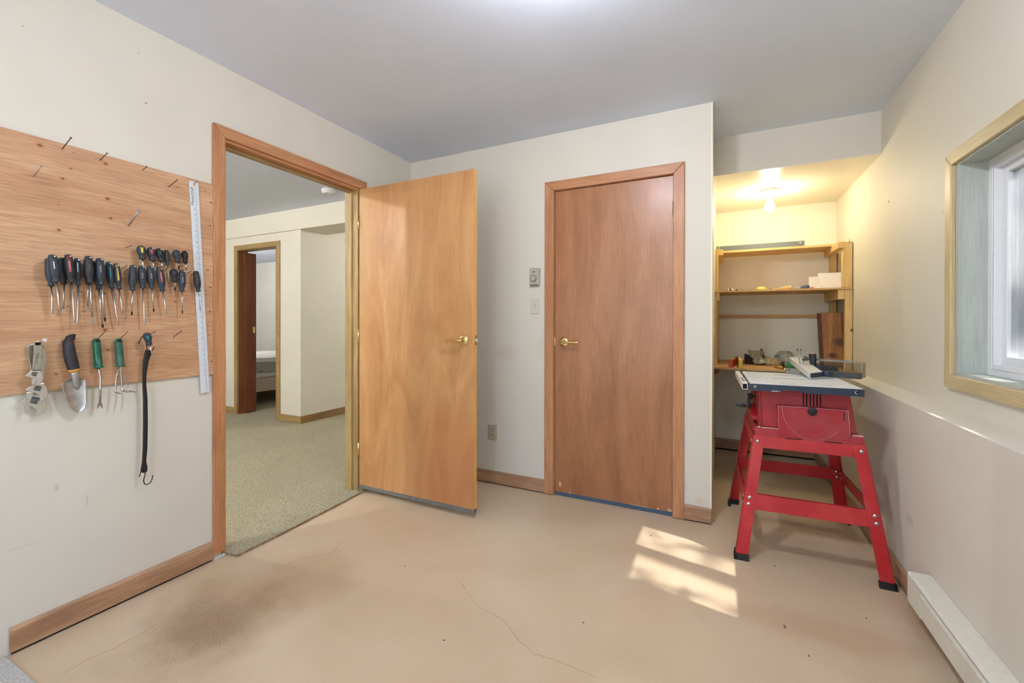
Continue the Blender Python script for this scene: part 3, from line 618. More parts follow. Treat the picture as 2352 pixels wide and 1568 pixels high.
downlight('added fill downlight on the room ceiling behind the camera, out of view', -0.4, -0.9, ZC, M['fill_rear'])  # unseen lamp added behind the camera as room fill
bulb_lamp('ceiling_lamp', 'added fill lamp on the far hall ceiling, out of view beyond the soffit', -3.0, 5.2, ZH, M['bulb_hall'], 0.024)  # hidden lamp added to brighten the hall side wall

# ------------------------------------------------------------------ baseboard heater
hz0, hz1 = 0.093, 0.207; hy0, hy1 = -1.2, 2.175; hx = XW-0.069
ht = thing('baseboard_heater', 'long white electric baseboard heater below the window ledge', 'heater', (XW-0.03, 1.0, hz0))
m = MB(); m.prism([(XW-0.001, hy0, hz1), (hx+0.012, hy0, hz1-0.004), (hx+0.001, hy0, hz1-0.010), (hx+0.001, hy0, hz1-0.014), (hx+0.013, hy0, hz1-0.008), (XW-0.001, hy0, hz1-0.004)], (0, hy1-hy0-0.003, 0)); obj('top_cover', m, M['heater'], ht)
m = MB(); m.prism([(hx, hy0, hz0+0.006), (hx+0.004, hy0, hz0), (hx+0.012, hy0, hz0), (hx+0.008, hy0, hz0+0.008), (hx+0.006, hy0, hz1-0.034), (hx+0.016, hy0, hz1-0.026), (hx+0.014, hy0, hz1-0.023), (hx, hy0, hz1-0.033)], (0, hy1-hy0-0.12, 0)); obj('front_panel', m, M['heater'], ht)
m = MB(); m.box(XW-0.006, XW-0.001, hy0, hy1-0.003, hz0, hz1-0.004); obj('back_plate', m, M['heater'], ht)
m = MB(); m.box(hx+0.0, XW-0.001, hy1-0.003, hy1, hz0, hz1-0.001); m.box(hx-0.0005, hx+0.006, hy1-0.122, hy1-0.002, hz0+0.001, hz1-0.022); m.box(hx+0.006, hx+0.012, hy1-0.11, hy1-0.002, hz1-0.024, hz1-0.012); obj('end_cap', m, M['heater'], ht)
m = MB(); m.cyl((hx+0.034, hy0, hz0+0.045), (hx+0.034, hy1-0.12, hz0+0.045), 0.010, seg=10); m.box(hx+0.016, hx+0.056, hy0, hy1-0.12, hz0+0.02, hz0+0.07); obj('heating_fins', m, M['black'], ht)
gr = MB(); gr.box(XL+0.012, XW-0.2, YF+0.05, 0.566, 0.001, 0.010, 0.003); tag(obj('grey_rug', gr, M['grey_rug'], org=(-1.0, -0.2, 0.001)), 'pale grey rug corner on the floor at the lower left', 'rug')

# ------------------------------------------------------------------ thermostat, switch, outlet on the back wall
a0, a1 = at(1216, 616, 1, YB), at(1241, 657, 1, YB); cx, cz = (a0.x+a1.x)/2+0.006, (a0.z+a1.z)/2; y0 = YB
th = thing('thermostat', 'grey wall thermostat with a round dial above the light switch', 'thermostat', (cx, y0, cz))
hw, hh, dp = 0.0365, 0.0585, 0.026
m = MB(); m.box(cx-hw, cx+hw, y0-dp, y0-0.004, cz-hh, cz+hh, 0.004); m.box(cx-hw+.003, cx+hw-.003, y0-0.005, y0, cz-hh+.003, cz+hh-.003); bo = obj('body', m, M['almond_d'], th)
m = MB(); m.lathe((cx-0.006, y0-dp+0.001, cz-0.012), (cx-0.006, y0-dp-0.008, cz-0.012), [(0, 0.0195), (0.5, 0.0190), (0.9, 0.0175), (1, 0.016)], 28); dl = obj('dial', m, M['almond_d'], th)
m = MB(); m.lathe((cx-0.006, y0-dp, cz-0.012), (cx-0.006, y0-dp-0.0012, cz-0.012), [(0, 0.0225), (1, 0.0225)], 28); obj('dial_recess', m, M['fit_dark'], dl)
m = MB()
for k in range(7):
    a = math.radians(20+k*23); m.obox((cx-0.006+0.0265*math.cos(a), y0-dp-0.0004, cz-0.012+0.0265*math.sin(a)), ((math.cos(a), 0, math.sin(a)), (-math.sin(a), 0, math.cos(a)), (0, 1, 0)), (0.004, 0.0015, 0.001))
obj('dial_marks', m, M['fit_dark'], th)
m = MB(); m.box(cx-0.013, cx+0.007, y0-dp-0.0008, y0-dp+0.001, cz+0.0315, cz+0.0365); obj('maker_badge', m, M['ink'], th)
m = MB()
for k in range(5):
    x = cx-0.022+k*0.0095
    for zz, s in ((cz-hh, 1), (cz+hh, -1)): m.prism([(x-0.0028, y0-dp-0.0006, zz), (x+0.0028, y0-dp-0.0006, zz), (x, y0-dp-0.0006, zz+s*(0.0068 if s > 0 else 0.003))], (0, 0.012, 0))
obj('vent_notches', m, M['hole'], th, kind='stuff')
m = MB()
for k in range(6): m.box(cx-0.030+k*0.0105, cx-0.025+k*0.0105, y0-0.018, y0-0.004, cz-hh-0.004, cz-hh+0.001)
obj('vent_fins', m, M['almond_d'], th)
def plate(name, label, cat, u0, v0, u1, v1, mat):
    a0, a1 = at(u0, v0, 1, YB), at(u1, v1, 1, YB); cx, cz = (a0.x+a1.x)/2, (a0.z+a1.z)/2; hw, hh = (a1.x-a0.x)/2, (a0.z-a1.z)/2
    hw, hh = max(hw, 0.033), max(hh, 0.054)
    t_ = thing(name, label, cat, (cx, YB, cz)); m = MB(); m.box(cx-hw, cx+hw, YB-0.0065, YB, cz-hh, cz+hh, 0.003); obj('cover_plate', m, mat, t_); return t_, cx, cz
sw, cx, cz = plate('light_switch', 'ivory toggle light switch below the thermostat', 'switch', 1219.5, 684.5, 1240.5, 720.5, M['almond_l'])
m = MB(); m.box(cx-0.005, cx+0.005, YB-0.0070, YB-0.006, cz-0.012, cz+0.012); obj('toggle_slot', m, M['almond'], sw)
m = MB(); m.prism([(cx-0.0035, YB-0.0065, cz-0.004), (cx+0.0035, YB-0.0065, cz-0.004), (cx+0.0028, YB-0.017, cz-0.010), (cx-0.0028, YB-0.017, cz-0.010)], (0, 0, 0.0065)); obj('toggle', m, M['almond_l'], sw)
for s in (-1, 1):
    m = MB(); m.cyl((cx, YB-0.006, cz+s*0.030), (cx, YB-0.0074, cz+s*0.030), 0.003, seg=10); obj('screw', m, M['almond'], sw)
ou, cx, cz = plate('power_outlet', 'almond duplex power outlet low on the wall between the doors', 'outlet', 1122, 973.5, 1142, 1010.5, M['almond'])
for s in (-1, 1):
    zc = cz+s*0.0195
    m = MB(); m.prism([(cx+0.0165*math.cos(q*PI/12)*1.0, YB-0.0065, zc+max(-0.0125, min(0.0125, 0.0165*math.sin(q*PI/12)))) for q in range(24)], (0, -0.0022, 0)); rc = obj('receptacle', m, M['almond'], ou)
    for dx, hgt in ((-0.0063, 0.0085), (0.0063, 0.0070)):
        m = MB(); m.box(cx+dx-0.0012, cx+dx+0.0012, YB-0.0092, YB-0.0085, zc+0.002-hgt/2+0.002, zc+0.002+hgt/2+0.002); obj('slot', m, M['hole'], rc)
    m = MB(); m.cyl((cx, YB-0.0085, zc-0.0075), (cx, YB-0.0092, zc-0.0075), 0.0025, seg=10); obj('ground_hole', m, M['hole'], rc)
m = MB(); m.cyl((cx, YB-0.006, cz), (cx, YB-0.0075, cz), 0.003, seg=10); obj('screw', m, M['almond_d'], ou)

# ------------------------------------------------------------------ plywood tool board and its nails
XP = XL+0.013
pz0, pz1 = 0.9145, 1.842
m = MB(); m.box(XL+0.001, XP, -0.15, 1.2435, pz0, pz1, 0.0012); board = obj('plywood_board', m, M['plywood'], org=(XL+0.001, 0.6, pz0))
tag(board, 'knotty plywood tool board fixed to the left wall', 'board')
def nail(u, v, ln, r=0.0017, rise=0.02, mat=None, head=None, dx=0.0, plane=None, dy=0.0):
    x0 = plane if plane is not None else XP
    p = at(u, v, 0, x0); q = p+Vector((ln, dy, rise))
    m = MB(); m.cyl(p-Vector((0.004, 0, 0)), q, r, seg=8); d_ = (q-p).normalized(); hr = head or r*1.9; m.cyl(q-d_*0.0004, q+d_*0.0018, hr, hr*0.92, 12)
    return obj('nail', m, mat or M['nail'], board)
nail(78, 405.5, 0.064, 0.0016, 0.028, M['galv']); nail(142.6, 343.3, 0.074, 0.0018, 0.03); nail(229.6, 368.2, 0.058, 0.0017, 0.018)
nail(327, 391, 0.036, 0.0015, 0.010); nail(388.5, 429.5, 0.062, 0.0019, 0.022); nail(294.7, 519.7, 0.090, 0.0030, 0.055, M['galv'], 0.0068)
nail(289, 569, 0.046, 0.0015, 0.006); nail(281, 615.5, 0.036, 0.0013, 0.008); nail(378, 623, 0.034, 0.0014, 0.018); nail(429, 629, 0.034, 0.0014, 0.010); nail(399, 774.5, 0.062, 0.0017, 0.030)
nail(444.5, 422, 0.030, 0.0016, 0.006, plane=XP)

# ------------------------------------------------------------------ screwdrivers
LONG = [(0, 0.35), (0.015, 0.62), (0.05, 0.74), (0.12, 0.80), (0.30, 0.91), (0.50, 1.0), (0.62, 0.99), (0.74, 0.84), (0.83, 0.62), (0.885, 0.56), (0.93, 0.64), (0.955, 0.72), (0.98, 0.70), (1.0, 0.45)]
SLIM = [(0, 0.5), (0.03, 0.78), (0.12, 0.86), (0.4, 0.95), (0.6, 1.0), (0.75, 0.82), (0.86, 0.56), (0.93, 0.72), (0.98, 0.72), (1.0, 0.45)]
STUB = [(0, 0.3), (0.04, 0.62), (0.12, 0.84), (0.28, 0.99), (0.42, 1.0), (0.56, 0.88), (0.68, 0.70), (0.76, 0.66), (0.85, 0.72), (0.95, 0.74), (1.0, 0.5)]
GRP = 'screwdrivers hung on the plywood board'
FWD = lambda p: p.x*CF.x+p.y*CF.y
def screwdriver(label, top, bot, tip, wpx, off, style=LONG, hmat='navy', stripe=None, st=(0.20, 0.60), sw_=0.42, text=None, tipk='bare', shaft_r=0.0031, ring=False, nl=True, nailhead='galv'):
    x = XP+off; A, B, T = at(*top, 0, x), at(*bot, 0, x), at(*tip, 0, x)
    depth = (A.x*CF.x+A.y*CF.y); cth = depth/math.hypot(A.x, A.y)
    r = wpx*depth/F_PX*cth/2
    root = thing('screwdriver', label, 'screwdriver', tuple(A), GRP)
    prof = [(t_, q*r) for t_, q in style]
    m = MB(); m.lathe(A, B, prof, 20); h = obj('handle', m, M[hmat], root)
    d = (T-B); m = MB(); k = shaft_r
    if tipk == 'flat':
        m.tube([B-d*0.02, B+d*0.86], k, 10); e = B+d*0.86
        W = Vector((0.25, 1, 0)).normalized(); ext = d*0.14
        pr = [(0, 1.0, 1.0), (0.45, 1.5, 0.75), (0.85, 1.65, 0.35), (1.0, 1.45, 0.25)]
        N_ = d.normalized().cross(W).normalized(); rings = []
        for t_, a, b in pr: rings.append([m.bm.verts.new(e+ext*t_+W*sx*k*a+N_*sy*k*b) for sx, sy in ((-1,-1),(1,-1),(1,1),(-1,1))])
        for i in range(3):
            for q in range(4): m._face([rings[i][q], rings[i][(q+1) % 4], rings[i+1][(q+1) % 4], rings[i+1][q]])
        m._face(rings[-1]); obj('blade', m, M['steel'], root)
    else:
        m.tube([B-d*0.02, B+d*0.97, T] if tipk == 'bare' else [B-d*0.02, T-d.normalized()*0.014], [k, k, k*0.55] if tipk == 'bare' else k, 10); obj('shaft', m, M['steel'], root)
        u_ = d.normalized(); m = MB()
        if tipk == 'black': m.tube([T-u_*0.015, T-u_*0.006, T], [k*1.12, k*1.12, k*0.3], 10)
        else: m.tube([T-u_*0.004, T], [k*0.7, k*0.4], 8)
        obj('tip', m, M['tipblack'], root)
    fac = Vector((1, -0.25, 0))
    if stripe:
        m = MB(); m.patch(A, B, prof, fac, sw_, st[0], st[1], 0.0006); s_ = obj('inlay', m, M[stripe], root)
        if text:
            ax = (B-A).normalized(); c = A+(B-A)*(st[0]+0.04); fn = (fac-ax*fac.dot(ax)).normalized(); up = fn.cross(ax).normalized()
            sz = r*0.42; c2 = c+fn*(r*0.995+0.0012)-up*sz*0.35
            m = MB(); m.text('Mastercraft', c2, ax, up, sz*0.9); obj('lettering', m, M[text], s_ if False else root)
    t_ = 0.10 if style is not STUB else 0.16
    if ring:
        m = MB(); m.patch(A, B, prof, fac, 0.34, t_-0.048, t_+0.048, 0.0004, 4, 6); obj('hole_ring', m, M[stripe], root)
    m = MB(); m.patch(A, B, prof, fac, 0.19, t_-0.026, t_+0.026, 0.0008, 4, 6); obj('hang_hole', m, M['hole'], root)
    if nl:
        c = A+(B-A)*t_; p0 = Vector((XP-0.003, c.y, c.z-0.002)); p1 = c+Vector((r*0.9+0.003, 0.0, 0.003))
        m = MB(); dd = (p1-p0).normalized(); m.cyl(p0, p1, 0.0015, seg=8); m.cyl(p1, p1+dd*0.0022, 0.0028 if nailhead == 'galv' else 0.002, seg=12); obj('nail', m, M[nailhead], board)
    return root
def c4(x, y): return (80+x/6.533, 540+y/6.533)
def c5(x, y): return (280+x/6.533, 540+y/6.533)
S = screwdriver
S('leftmost navy screwdriver, half hidden behind the large one with a white stripe', c4(205, 345), c4(246, 768), c4(265, 1175), 24, 0.020, hmat='navy', nl=False)
S('large navy screwdriver with a short white stripe, foremost at the left end of the row', c4(262, 292), c4(318, 706), c4(376, 1120), 28, 0.058, stripe='l_white', st=(0.25, 0.52), sw_=0.10)
S('black slot screwdriver hanging behind the red-striped one at the left of the row', c4(400, 335), c4(440, 742), c4(425, 1160), 22, 0.020, hmat='charcoal', tipk='flat', nl=False)
S('large screwdriver with a red stripe and red hole ring, left half of the row', c4(500, 290), c4(548, 712), c4(600, 1310), 24.5, 0.056, hmat='charcoal', stripe='l_red', ring=True, text='l_white', st=(0.2, 0.62), sw_=0.21)
S('navy screwdriver with a white stripe tucked just right of the large red-striped one', c4(632, 345), c4(648, 748), c4(641, 1338), 19.5, 0.034, stripe='l_white', st=(0.18, 0.52), sw_=0.13)
S('short slot screwdriver hidden behind the charcoal slot one, only its shaft showing', c4(775, 360), c4(790, 728), c4(797, 1118), 18, 0.018, hmat='navy', tipk='flat', nl=False)
S('large charcoal slot screwdriver with a dark inlay in the middle of the left cluster', c4(802, 312), c4(826, 718), c4(870, 1305), 24, 0.055, hmat='charcoal', stripe='l_dark', st=(0.28, 0.62), sw_=0.14, tipk='flat')
S('long cross-point screwdriver with a black tip, behind the one with faint silver lettering', c4(910, 385), c4(960, 818), c4(1020, 1395), 20, 0.020, tipk='black', nl=False)
S('large navy cross-point screwdriver with faint silver lettering and a nail head in its hole', c4(970, 343), c4(1002, 748), c4(1055, 1298), 24, 0.054, stripe='l_dark', text='l_white', st=(0.25, 0.62), sw_=0.16, tipk='black')
S('slender navy screwdriver with a teal stripe', c4(1105, 400), c4(1157, 800), c4(1256, 1362), 20, 0.030, stripe='l_teal', ring=True, st=(0.22, 0.60), sw_=0.19)
S('slender navy screwdriver with a long yellow stripe beside the teal one', c4(1220, 424), c4(1268, 815), c4(1322, 1192), 19, 0.034, stripe='l_yel', ring=True, text='ink', st=(0.19, 0.66), sw_=0.21)
S('navy cross-point screwdriver with a dark inlay, leftmost of the right-hand cluster', c5(165, 447), c5(158, 833), c5(148, 1205), 20.5, 0.034, stripe='l_dark', st=(0.27, 0.62), sw_=0.20, tipk='black', shaft_r=0.0028)
S('navy screwdriver with white lettering below the yellow-striped stubby one', c5(293, 455), c5(313, 797), c5(341, 1340), 19.5, 0.032, stripe='l_dark', text='l_white', st=(0.28, 0.62), sw_=0.12, shaft_r=0.0027)
S('navy cross-point screwdriver with white lettering below the red-striped stubby one', c5(420, 460), c5(452, 800), c5(480, 1155), 19.5, 0.032, stripe='l_dark', text='l_white', st=(0.28, 0.62), sw_=0.12, tipk='black', shaft_r=0.0027)
S('navy screwdriver with a red stripe tilted at the right of the lower row', c5(560, 477), c5(612, 845), c5(673, 1188), 20, 0.034, stripe='l_red', ring=True, text='l_white', st=(0.20, 0.62), sw_=0.2, shaft_r=0.0028)
S('stubby screwdriver with a yellow key-shaped inlay, left end of the upper row', c5(283, 158), c5(310, 365), c5(321, 492), 23, 0.036, STUB, stripe='l_yel', ring=True, st=(0.2, 0.55), sw_=0.22, nl=False)
S('stubby screwdriver with a red inlay in the upper row', c5(428, 180), c5(460, 388), c5(486, 508), 21, 0.034, STUB, stripe='l_red', st=(0.14, 0.52), sw_=0.22)
S('plain charcoal stubby screwdriver in the upper row beside the red-inlaid one', c5(553, 195), c5(590, 398), c5(613, 492), 19.5, 0.032, STUB, hmat='charcoal', stripe='l_dark', st=(0.3, 0.52), sw_=0.2)
S('thin precision screwdriver with a slim handle in the upper row', c5(668, 223), c5(686, 452), c5(706, 705), 13.5, 0.026, SLIM, shaft_r=0.0017, nailhead='nail')
S('round navy stubby screwdriver, left of the pair at the right of the upper row', c5(812, 218), c5(841, 413), c5(860, 522), 19.5, 0.034, STUB, tipk='black', nailhead='nail')
S('black stubby slot screwdriver with a flared pale blade, right end of the upper row', c5(938, 233), c5(956, 422), c5(967, 532), 16, 0.030, STUB, hmat='black', tipk='flat', shaft_r=0.0032, nailhead='nail')
S('round charcoal stubby screwdriver with a black tip in the lower row', c5(777, 503), c5(796, 698), c5(797, 838), 20, 0.030, STUB, hmat='charcoal', tipk='black', nailhead='nail', shaft_r=0.0025)
S('navy screwdriver with faint lettering at the right end of the lower row', c5(905, 523), c5(903, 848), c5(908, 1178), 18, 0.036, stripe='l_dark', text='l_white', st=(0.3, 0.6), sw_=0.12, tipk='black', shaft_r=0.0024)
S('charcoal screwdriver with a hair-thin shaft hanging over the steel ruler', c5(1112, 536), c5(1147, 848), c5(1176, 1138), 17.5, 0.032, hmat='charcoal', stripe='l_dark', st=(0.3, 0.6), sw_=0.12, shaft_r=0.0014, tipk='black', nailhead='nail')
def c2(x, y): return (x/2.658, 540+y/2.658)
S('teal-banded navy stubby screwdriver hanging on the nail with the rubber strap', c2(893, 595), c2(913, 672), c2(929, 724), 21, 0.048, STUB, stripe='l_teal', st=(0.22, 0.55), sw_=0.3, nl=False)
nail(334, 772, 0.075, 0.0016, 0.02)

# ------------------------------------------------------------------ steel ruler
pa, pb = at(444.6, 416.8, 0, XP+0.003), at(471.6, 901.2, 0, XP+0.003)
ax = (pb-pa).normalized(); N = Vector((1, 0, 0)); sd_ = N.cross(ax).normalized()
if sd_.y < 0: sd_ = -sd_
wr = 0.0195
rl = thing('steel_ruler', 'long white-faced aluminium ruler hanging beside the doorway', 'ruler', tuple(pa))
m = MB(); m.obox((pa+pb)/2, (ax, sd_, N), ((pb-pa).length, wr*2, 0.0022)); obj('blade', m, plain('ruler_white', (216, 224, 230), 0.4, 0.1, 0.02), rl)
m = MB(); c = pa+ax*0.014+sd_*0.002; m.cyl(c+N*0.0008, c+N*0.0016, 0.0052, seg=16); obj('hang_hole', m, M['orange'], rl)
R_ax = -ax
m = MB(); m.text('Mastercraft', pa+ax*0.112-sd_*0.004+N*0.0013, R_ax, -sd_, 0.0185); obj('lettering', m, M['ink'], rl)
m = MB(); Lr = (pb-pa).length; step = 0.0254
n = int((Lr-0.13)/step); k = 0
for i in range(n, 0, -1):
    p_ = pb-ax*(i*step+0.006)
    m.text(str(i), p_+sd_*0.0015+N*0.0013, R_ax, -sd_, 0.0092, align='CENTER')
obj('numerals', m, plain('numeral_ink', (92, 98, 108), 0.6), rl)
m = MB()
for i in range(int(Lr/(step/4))):
    p_ = pb-ax*(i*step/4+0.004); ln = 0.0065 if i % 4 == 0 else (0.0045 if i % 2 == 0 else 0.003)
    m.obox(p_+sd_*(wr-ln/2)+N*0.0013, (ax, sd_, N), (0.0008, ln, 0.0004)); m.obox(p_+sd_*(0.0085)+N*0.0013, (ax, sd_, N), (0.0006, ln*0.6, 0.0004))
m.obox((pa+pb)/2+sd_*0.0055+N*0.0013, (ax, sd_, N), (Lr*0.98, 0.0006, 0.0004)); obj('tick_marks', m, M['fit_dark'], rl, kind='stuff')

# ------------------------------------------------------------------ adjustable wrenches
def c8(x, y): return (x/6.535, 740+y/6.535)
def wrench(label, handle, head, jaw, knurl, off, th, hole=None, ink=None, band=None):
    x = XP+off; c = at(*c8(*handle[0]), 0, x)
    root = thing('adjustable_wrench', label, 'wrench', tuple(c), 'adjustable wrenches on one nail')
    pg = lambda L_, dx=0: [at(*c8(*q), 0, x)+Vector((dx, 0, 0)) for q in L_]
    m = MB(); m.prism(pg(handle), (th*0.7, 0, 0), 0.0022); hd_ = obj('handle', m, M['satin'], root)
    m = MB(); m.prism(pg(head, -0.001), (th, 0, 0), 0.0016); obj('head', m, M['chrome'], root)
    m = MB(); m.prism(pg(jaw, 0.001), (th*0.72, 0, 0), 0.0012); obj('lower_jaw', m, M['chrome'], root)
    m = MB(); m.prism(pg(knurl, th-0.0012), (0.0010, 0, 0)); kn_ = obj('adjuster_window', m, M['hole'], root)
    K = pg(knurl, th-0.0004); m = MB()
    for i in range(4):
        f0, f1 = (i+0.25)/4.2, (i+0.8)/4.2
        m.prism([K[0].lerp(K[1], f0).lerp(K[3].lerp(K[2], f0), .12), K[0].lerp(K[1], f1).lerp(K[3].lerp(K[2], f1), .12), K[0].lerp(K[1], f1).lerp(K[3].lerp(K[2], f1), .88), K[0].lerp(K[1], f0).lerp(K[3].lerp(K[2], f0), .88)], (0.0016, 0, 0))
    obj('knurled_screw', m, M['fit_grey'], kn_)
    if hole:
        h0 = at(*c8(*hole), 0, x); m = MB(); m.sphere(h0+Vector((th*0.7, 0, 0)), 0.0075, (0.12, 1.1, 0.75), 12); obj('hang_hole', m, M['hole'], root)
    if ink:
        p_ = at(*c8(*ink[0]), 0, x+th*0.7+0.0006); q_ = at(*c8(*ink[1]), 0, x+th*0.7+0.0006); r_ = (q_-p_); m = MB(); m.text('Mastercraft', p_, r_, Vector((1, 0, 0)).cross(r_), r_.length/5.0); obj('lettering', m, M['ink_blue'], root)
    if band:
        p_ = pg(band, th); m = MB(); m.prism(p_, (0.0006, 0, 0)); obj('blue_line', m, M['ink_blue'], root)
    return root
wrench('largest adjustable wrench, hanging rearmost and lowest on its nail', [(385, 372), (430, 335), (500, 320), (530, 420), (525, 640), (605, 900), (610, 1110), (480, 1100), (462, 640), (400, 440)],
       [(480, 1075), (440, 1115), (380, 1120), (280, 1200), (400, 1238), (500, 1265), (572, 1306), (500, 1412), (600, 1385), (670, 1310), (686, 1240), (665, 1170), (600, 1085)],
       [(440, 1255), (322, 1232), (328, 1310), (362, 1380), (400, 1325)], [(465, 1112), (572, 1128), (530, 1222), (428, 1200)], 0.006, 0.013)
wrench('middle adjustable wrench, its head between the two others', [(565, 285), (632, 335), (682, 440), (684, 560), (657, 720), (650, 930), (520, 960), (560, 700), (560, 500)],
       [(485, 940), (390, 985), (363, 1016), (440, 1042), (520, 1046), (600, 1092), (612, 1112), (575, 1190), (640, 1162), (702, 1100), (708, 1050), (682, 985), (645, 905)],
       [(492, 1056), (440, 1044), (385, 1050), (390, 1100), (432, 1152), (462, 1085)], [(520, 948), (608, 962), (585, 1030), (488, 1010)], 0.021, 0.011)
wrench('smallest adjustable wrench with blue lettering, foremost on the nail', [(495, 300), (530, 280), (580, 284), (626, 330), (632, 420), (604, 560), (592, 715), (468, 720), (482, 685), (512, 550), (506, 420)],
       [(468, 712), (368, 803), (482, 840), (512, 850), (548, 856), (552, 882), (502, 950), (540, 946), (592, 930), (634, 872), (642, 822), (600, 714)],
       [(488, 842), (464, 870), (470, 915), (490, 945), (522, 905), (546, 872), (535, 850)], [(478, 742), (552, 754), (528, 808), (456, 790)], 0.034, 0.009, hole=(556, 322), ink=((560, 455), (530, 630)), band=[(470, 708), (598, 712), (598, 722), (466, 722)])
pn = at(*c8(556, 330), 0, XP); m = MB(); q = pn+Vector((0.062, 0, 0.016)); m.cyl(pn-Vector((0.003, 0, 0)), q, 0.0028, seg=10); m.cyl(q, q+Vector((0.003, 0, 0.0006)), 0.0062, seg=14); obj('nail', m, M['galv'], board)

# ------------------------------------------------------------------ trowel
def px8(x, y, off): return at(*c8(x, y), 0, XP+off)
tp = px8(1075, 500, 0.022); tw_ = thing('garden_trowel', 'cast aluminium garden trowel with a charcoal foam grip', 'trowel', tuple(tp))
o1 = 0.024
m = MB(); m.tube([px8(1128, 182, o1), px8(1095, 205, o1), px8(1050, 240, o1), px8(1024, 290, o1), px8(1030, 370, o1), px8(1045, 470, o1), px8(1072, 580, o1), px8(1105, 700, o1), px8(1108, 715, o1)],
               [0.0035, 0.009, 0.0140, 0.0160, 0.0168, 0.0180, 0.0184, 0.0168, 0.0160], 16); obj('grip', m, M['charcoal'], tw_)
m = MB(); m.sphere(px8(1068, 272, o1+0.0150), 0.0070, (0.25, 0.9, 1.1), 10); obj('hang_hole', m, plain('dark_red_hole', (70, 24, 24), 0.8), tw_)
m = MB(); m.tube([px8(1104, 700, o1), px8(1114, 745, o1)], [0.0178, 0.0176], 18); obj('collar', m, M['orange'], tw_)
m = MB(); m.tube([px8(1112, 735, o1), px8(1122, 780, o1), px8(1132, 830, o1), px8(1150, 930, o1-0.002), px8(1162, 1010, o1-0.008)], [0.0155, 0.0130, 0.0110, 0.0125, 0.004], 16); obj('ferrule', m, M['alu_blade'], tw_)
Lf = [(1088, 838), (1010, 868), (930, 905), (925, 955), (940, 1030), (960, 1100), (985, 1160), (1025, 1240), (1075, 1305), (1120, 1343), (1150, 1356)]
Rt = [(1180, 838), (1230, 848), (1285, 858), (1296, 910), (1302, 1000), (1303, 1080), (1303, 1150), (1298, 1220), (1280, 1280), (1235, 1330), (1200, 1356)]
def blade(u, v):
    f = u*(len(Lf)-1); i = min(int(f), len(Lf)-2); q = f-i
    l = (Lf[i][0]+(Lf[i+1][0]-Lf[i][0])*q, Lf[i][1]+(Lf[i+1][1]-Lf[i][1])*q); r = (Rt[i][0]+(Rt[i+1][0]-Rt[i][0])*q, Rt[i][1]+(Rt[i+1][1]-Rt[i][1])*q)
    x_, y_ = l[0]+(r[0]-l[0])*v, l[1]+(r[1]-l[1])*v
    return px8(x_, y_, 0.014+0.014*(2*v-1)**2*(1-0.5*u)+0.006*u)
m = MB(); m.grid(blade, 30, 14, (0.0025, 0, 0)); obj('blade', m, M['alu_blade'], tw_)
q = px8(1080, 270, 0); m = MB(); m.cyl(q-Vector((0.014, 0, 0)), q+Vector((0.034, 0, 0.004)), 0.0016, seg=8); obj('nail', m, M['nail'], board)

# ------------------------------------------------------------------ green-handled weeder and cultivator
def cg(x, y, off): return at(180+x/9.8, 760+y/9.8, 0, XP+off)
def green_tool(name, label, cat, c0, c1, mat, hole, tail):
    A, B = cg(*c0, 0.020), cg(*c1, 0.020); root = thing(name, label, cat, tuple(A))
    r = 0.0125; pr = [(0, 0.35), (0.02, 0.66), (0.06, 0.88), (0.12, 0.98), (0.5, 1.0), (0.94, 1.02), (0.95, 1.16), (1.0, 1.16)]
    m = MB(); m.lathe(A, B, [(t_, q*r) for t_, q in pr], 20); h = obj('handle', m, mat, root)
    m = MB(); m.patch(A, B, [(t_, q*r) for t_, q in pr], Vector((1, -0.1, 0)), 0.55, 0.045, 0.125, 0.0008, 4, 6); obj('hang_hole', m, M['hole'], root)
    m = MB(); m.prism([cg(tail[0]-60, tail[1]-14, 0.022), cg(tail[0], tail[1]-10, 0.030), cg(tail[0], tail[1]+8, 0.030), cg(tail[0]-60, tail[1]+10, 0.022)], (0.004, 0, 0)); obj('thumb_guard', m, mat, root)
    hp_ = cg(*hole, 0); m = MB(); m.cyl(hp_-Vector((0.003, 0, 0)), hp_+Vector((0.078, 0.0, 0.040)), 0.0014, seg=8); obj('nail', m, M['nail'], board)
    return root
wd_ = green_tool('hand_weeder', 'green-handled hand weeder with a forked tip', 'weeder', (402, 160), (452, 828), M['green'], (408, 212), (588, 806))
b = cg(455, 820, 0.020); e1 = cg(505, 1080, 0.024); e2 = cg(492, 1300, 0.026); e3 = cg(492, 1500, 0.026); e4 = at(229.3, 927, 0, XP+0.030)
m = MB(); m.tube([b, cg(470, 900, 0.020), e1, e2, e3], [0.0040, 0.0040, 0.0042, 0.0042, 0.0040], 12); obj('shaft', m, M['steel'], wd_)
m = MB(); m.tube([e3, e3.lerp(e4, 0.5), e4], [0.0038, 0.0036, 0.0040], 10, flat=0.8); w_ = Vector((0.2, 1, 0)).normalized()
for s in (-1, 1): m.prism([e4+w_*s*0.001+Vector((0, 0, 0.004)), e4+w_*s*0.0058+Vector((0, 0, 0.003)), e4+w_*s*0.0082+Vector((0, 0, -0.020)), e4+w_*s*0.0036+Vector((0, 0, -0.012)), e4+w_*s*0.0004+Vector((0, 0, -0.008))], (0.0022, 0, 0))
obj('forked_tip', m, M['rust'], wd_)
cu_ = green_tool('hand_cultivator', 'weathered green-handled cultivator with three bent tines', 'cultivator', (895, 165), (945, 800), M['green_old'], (905, 218), (1072, 794))
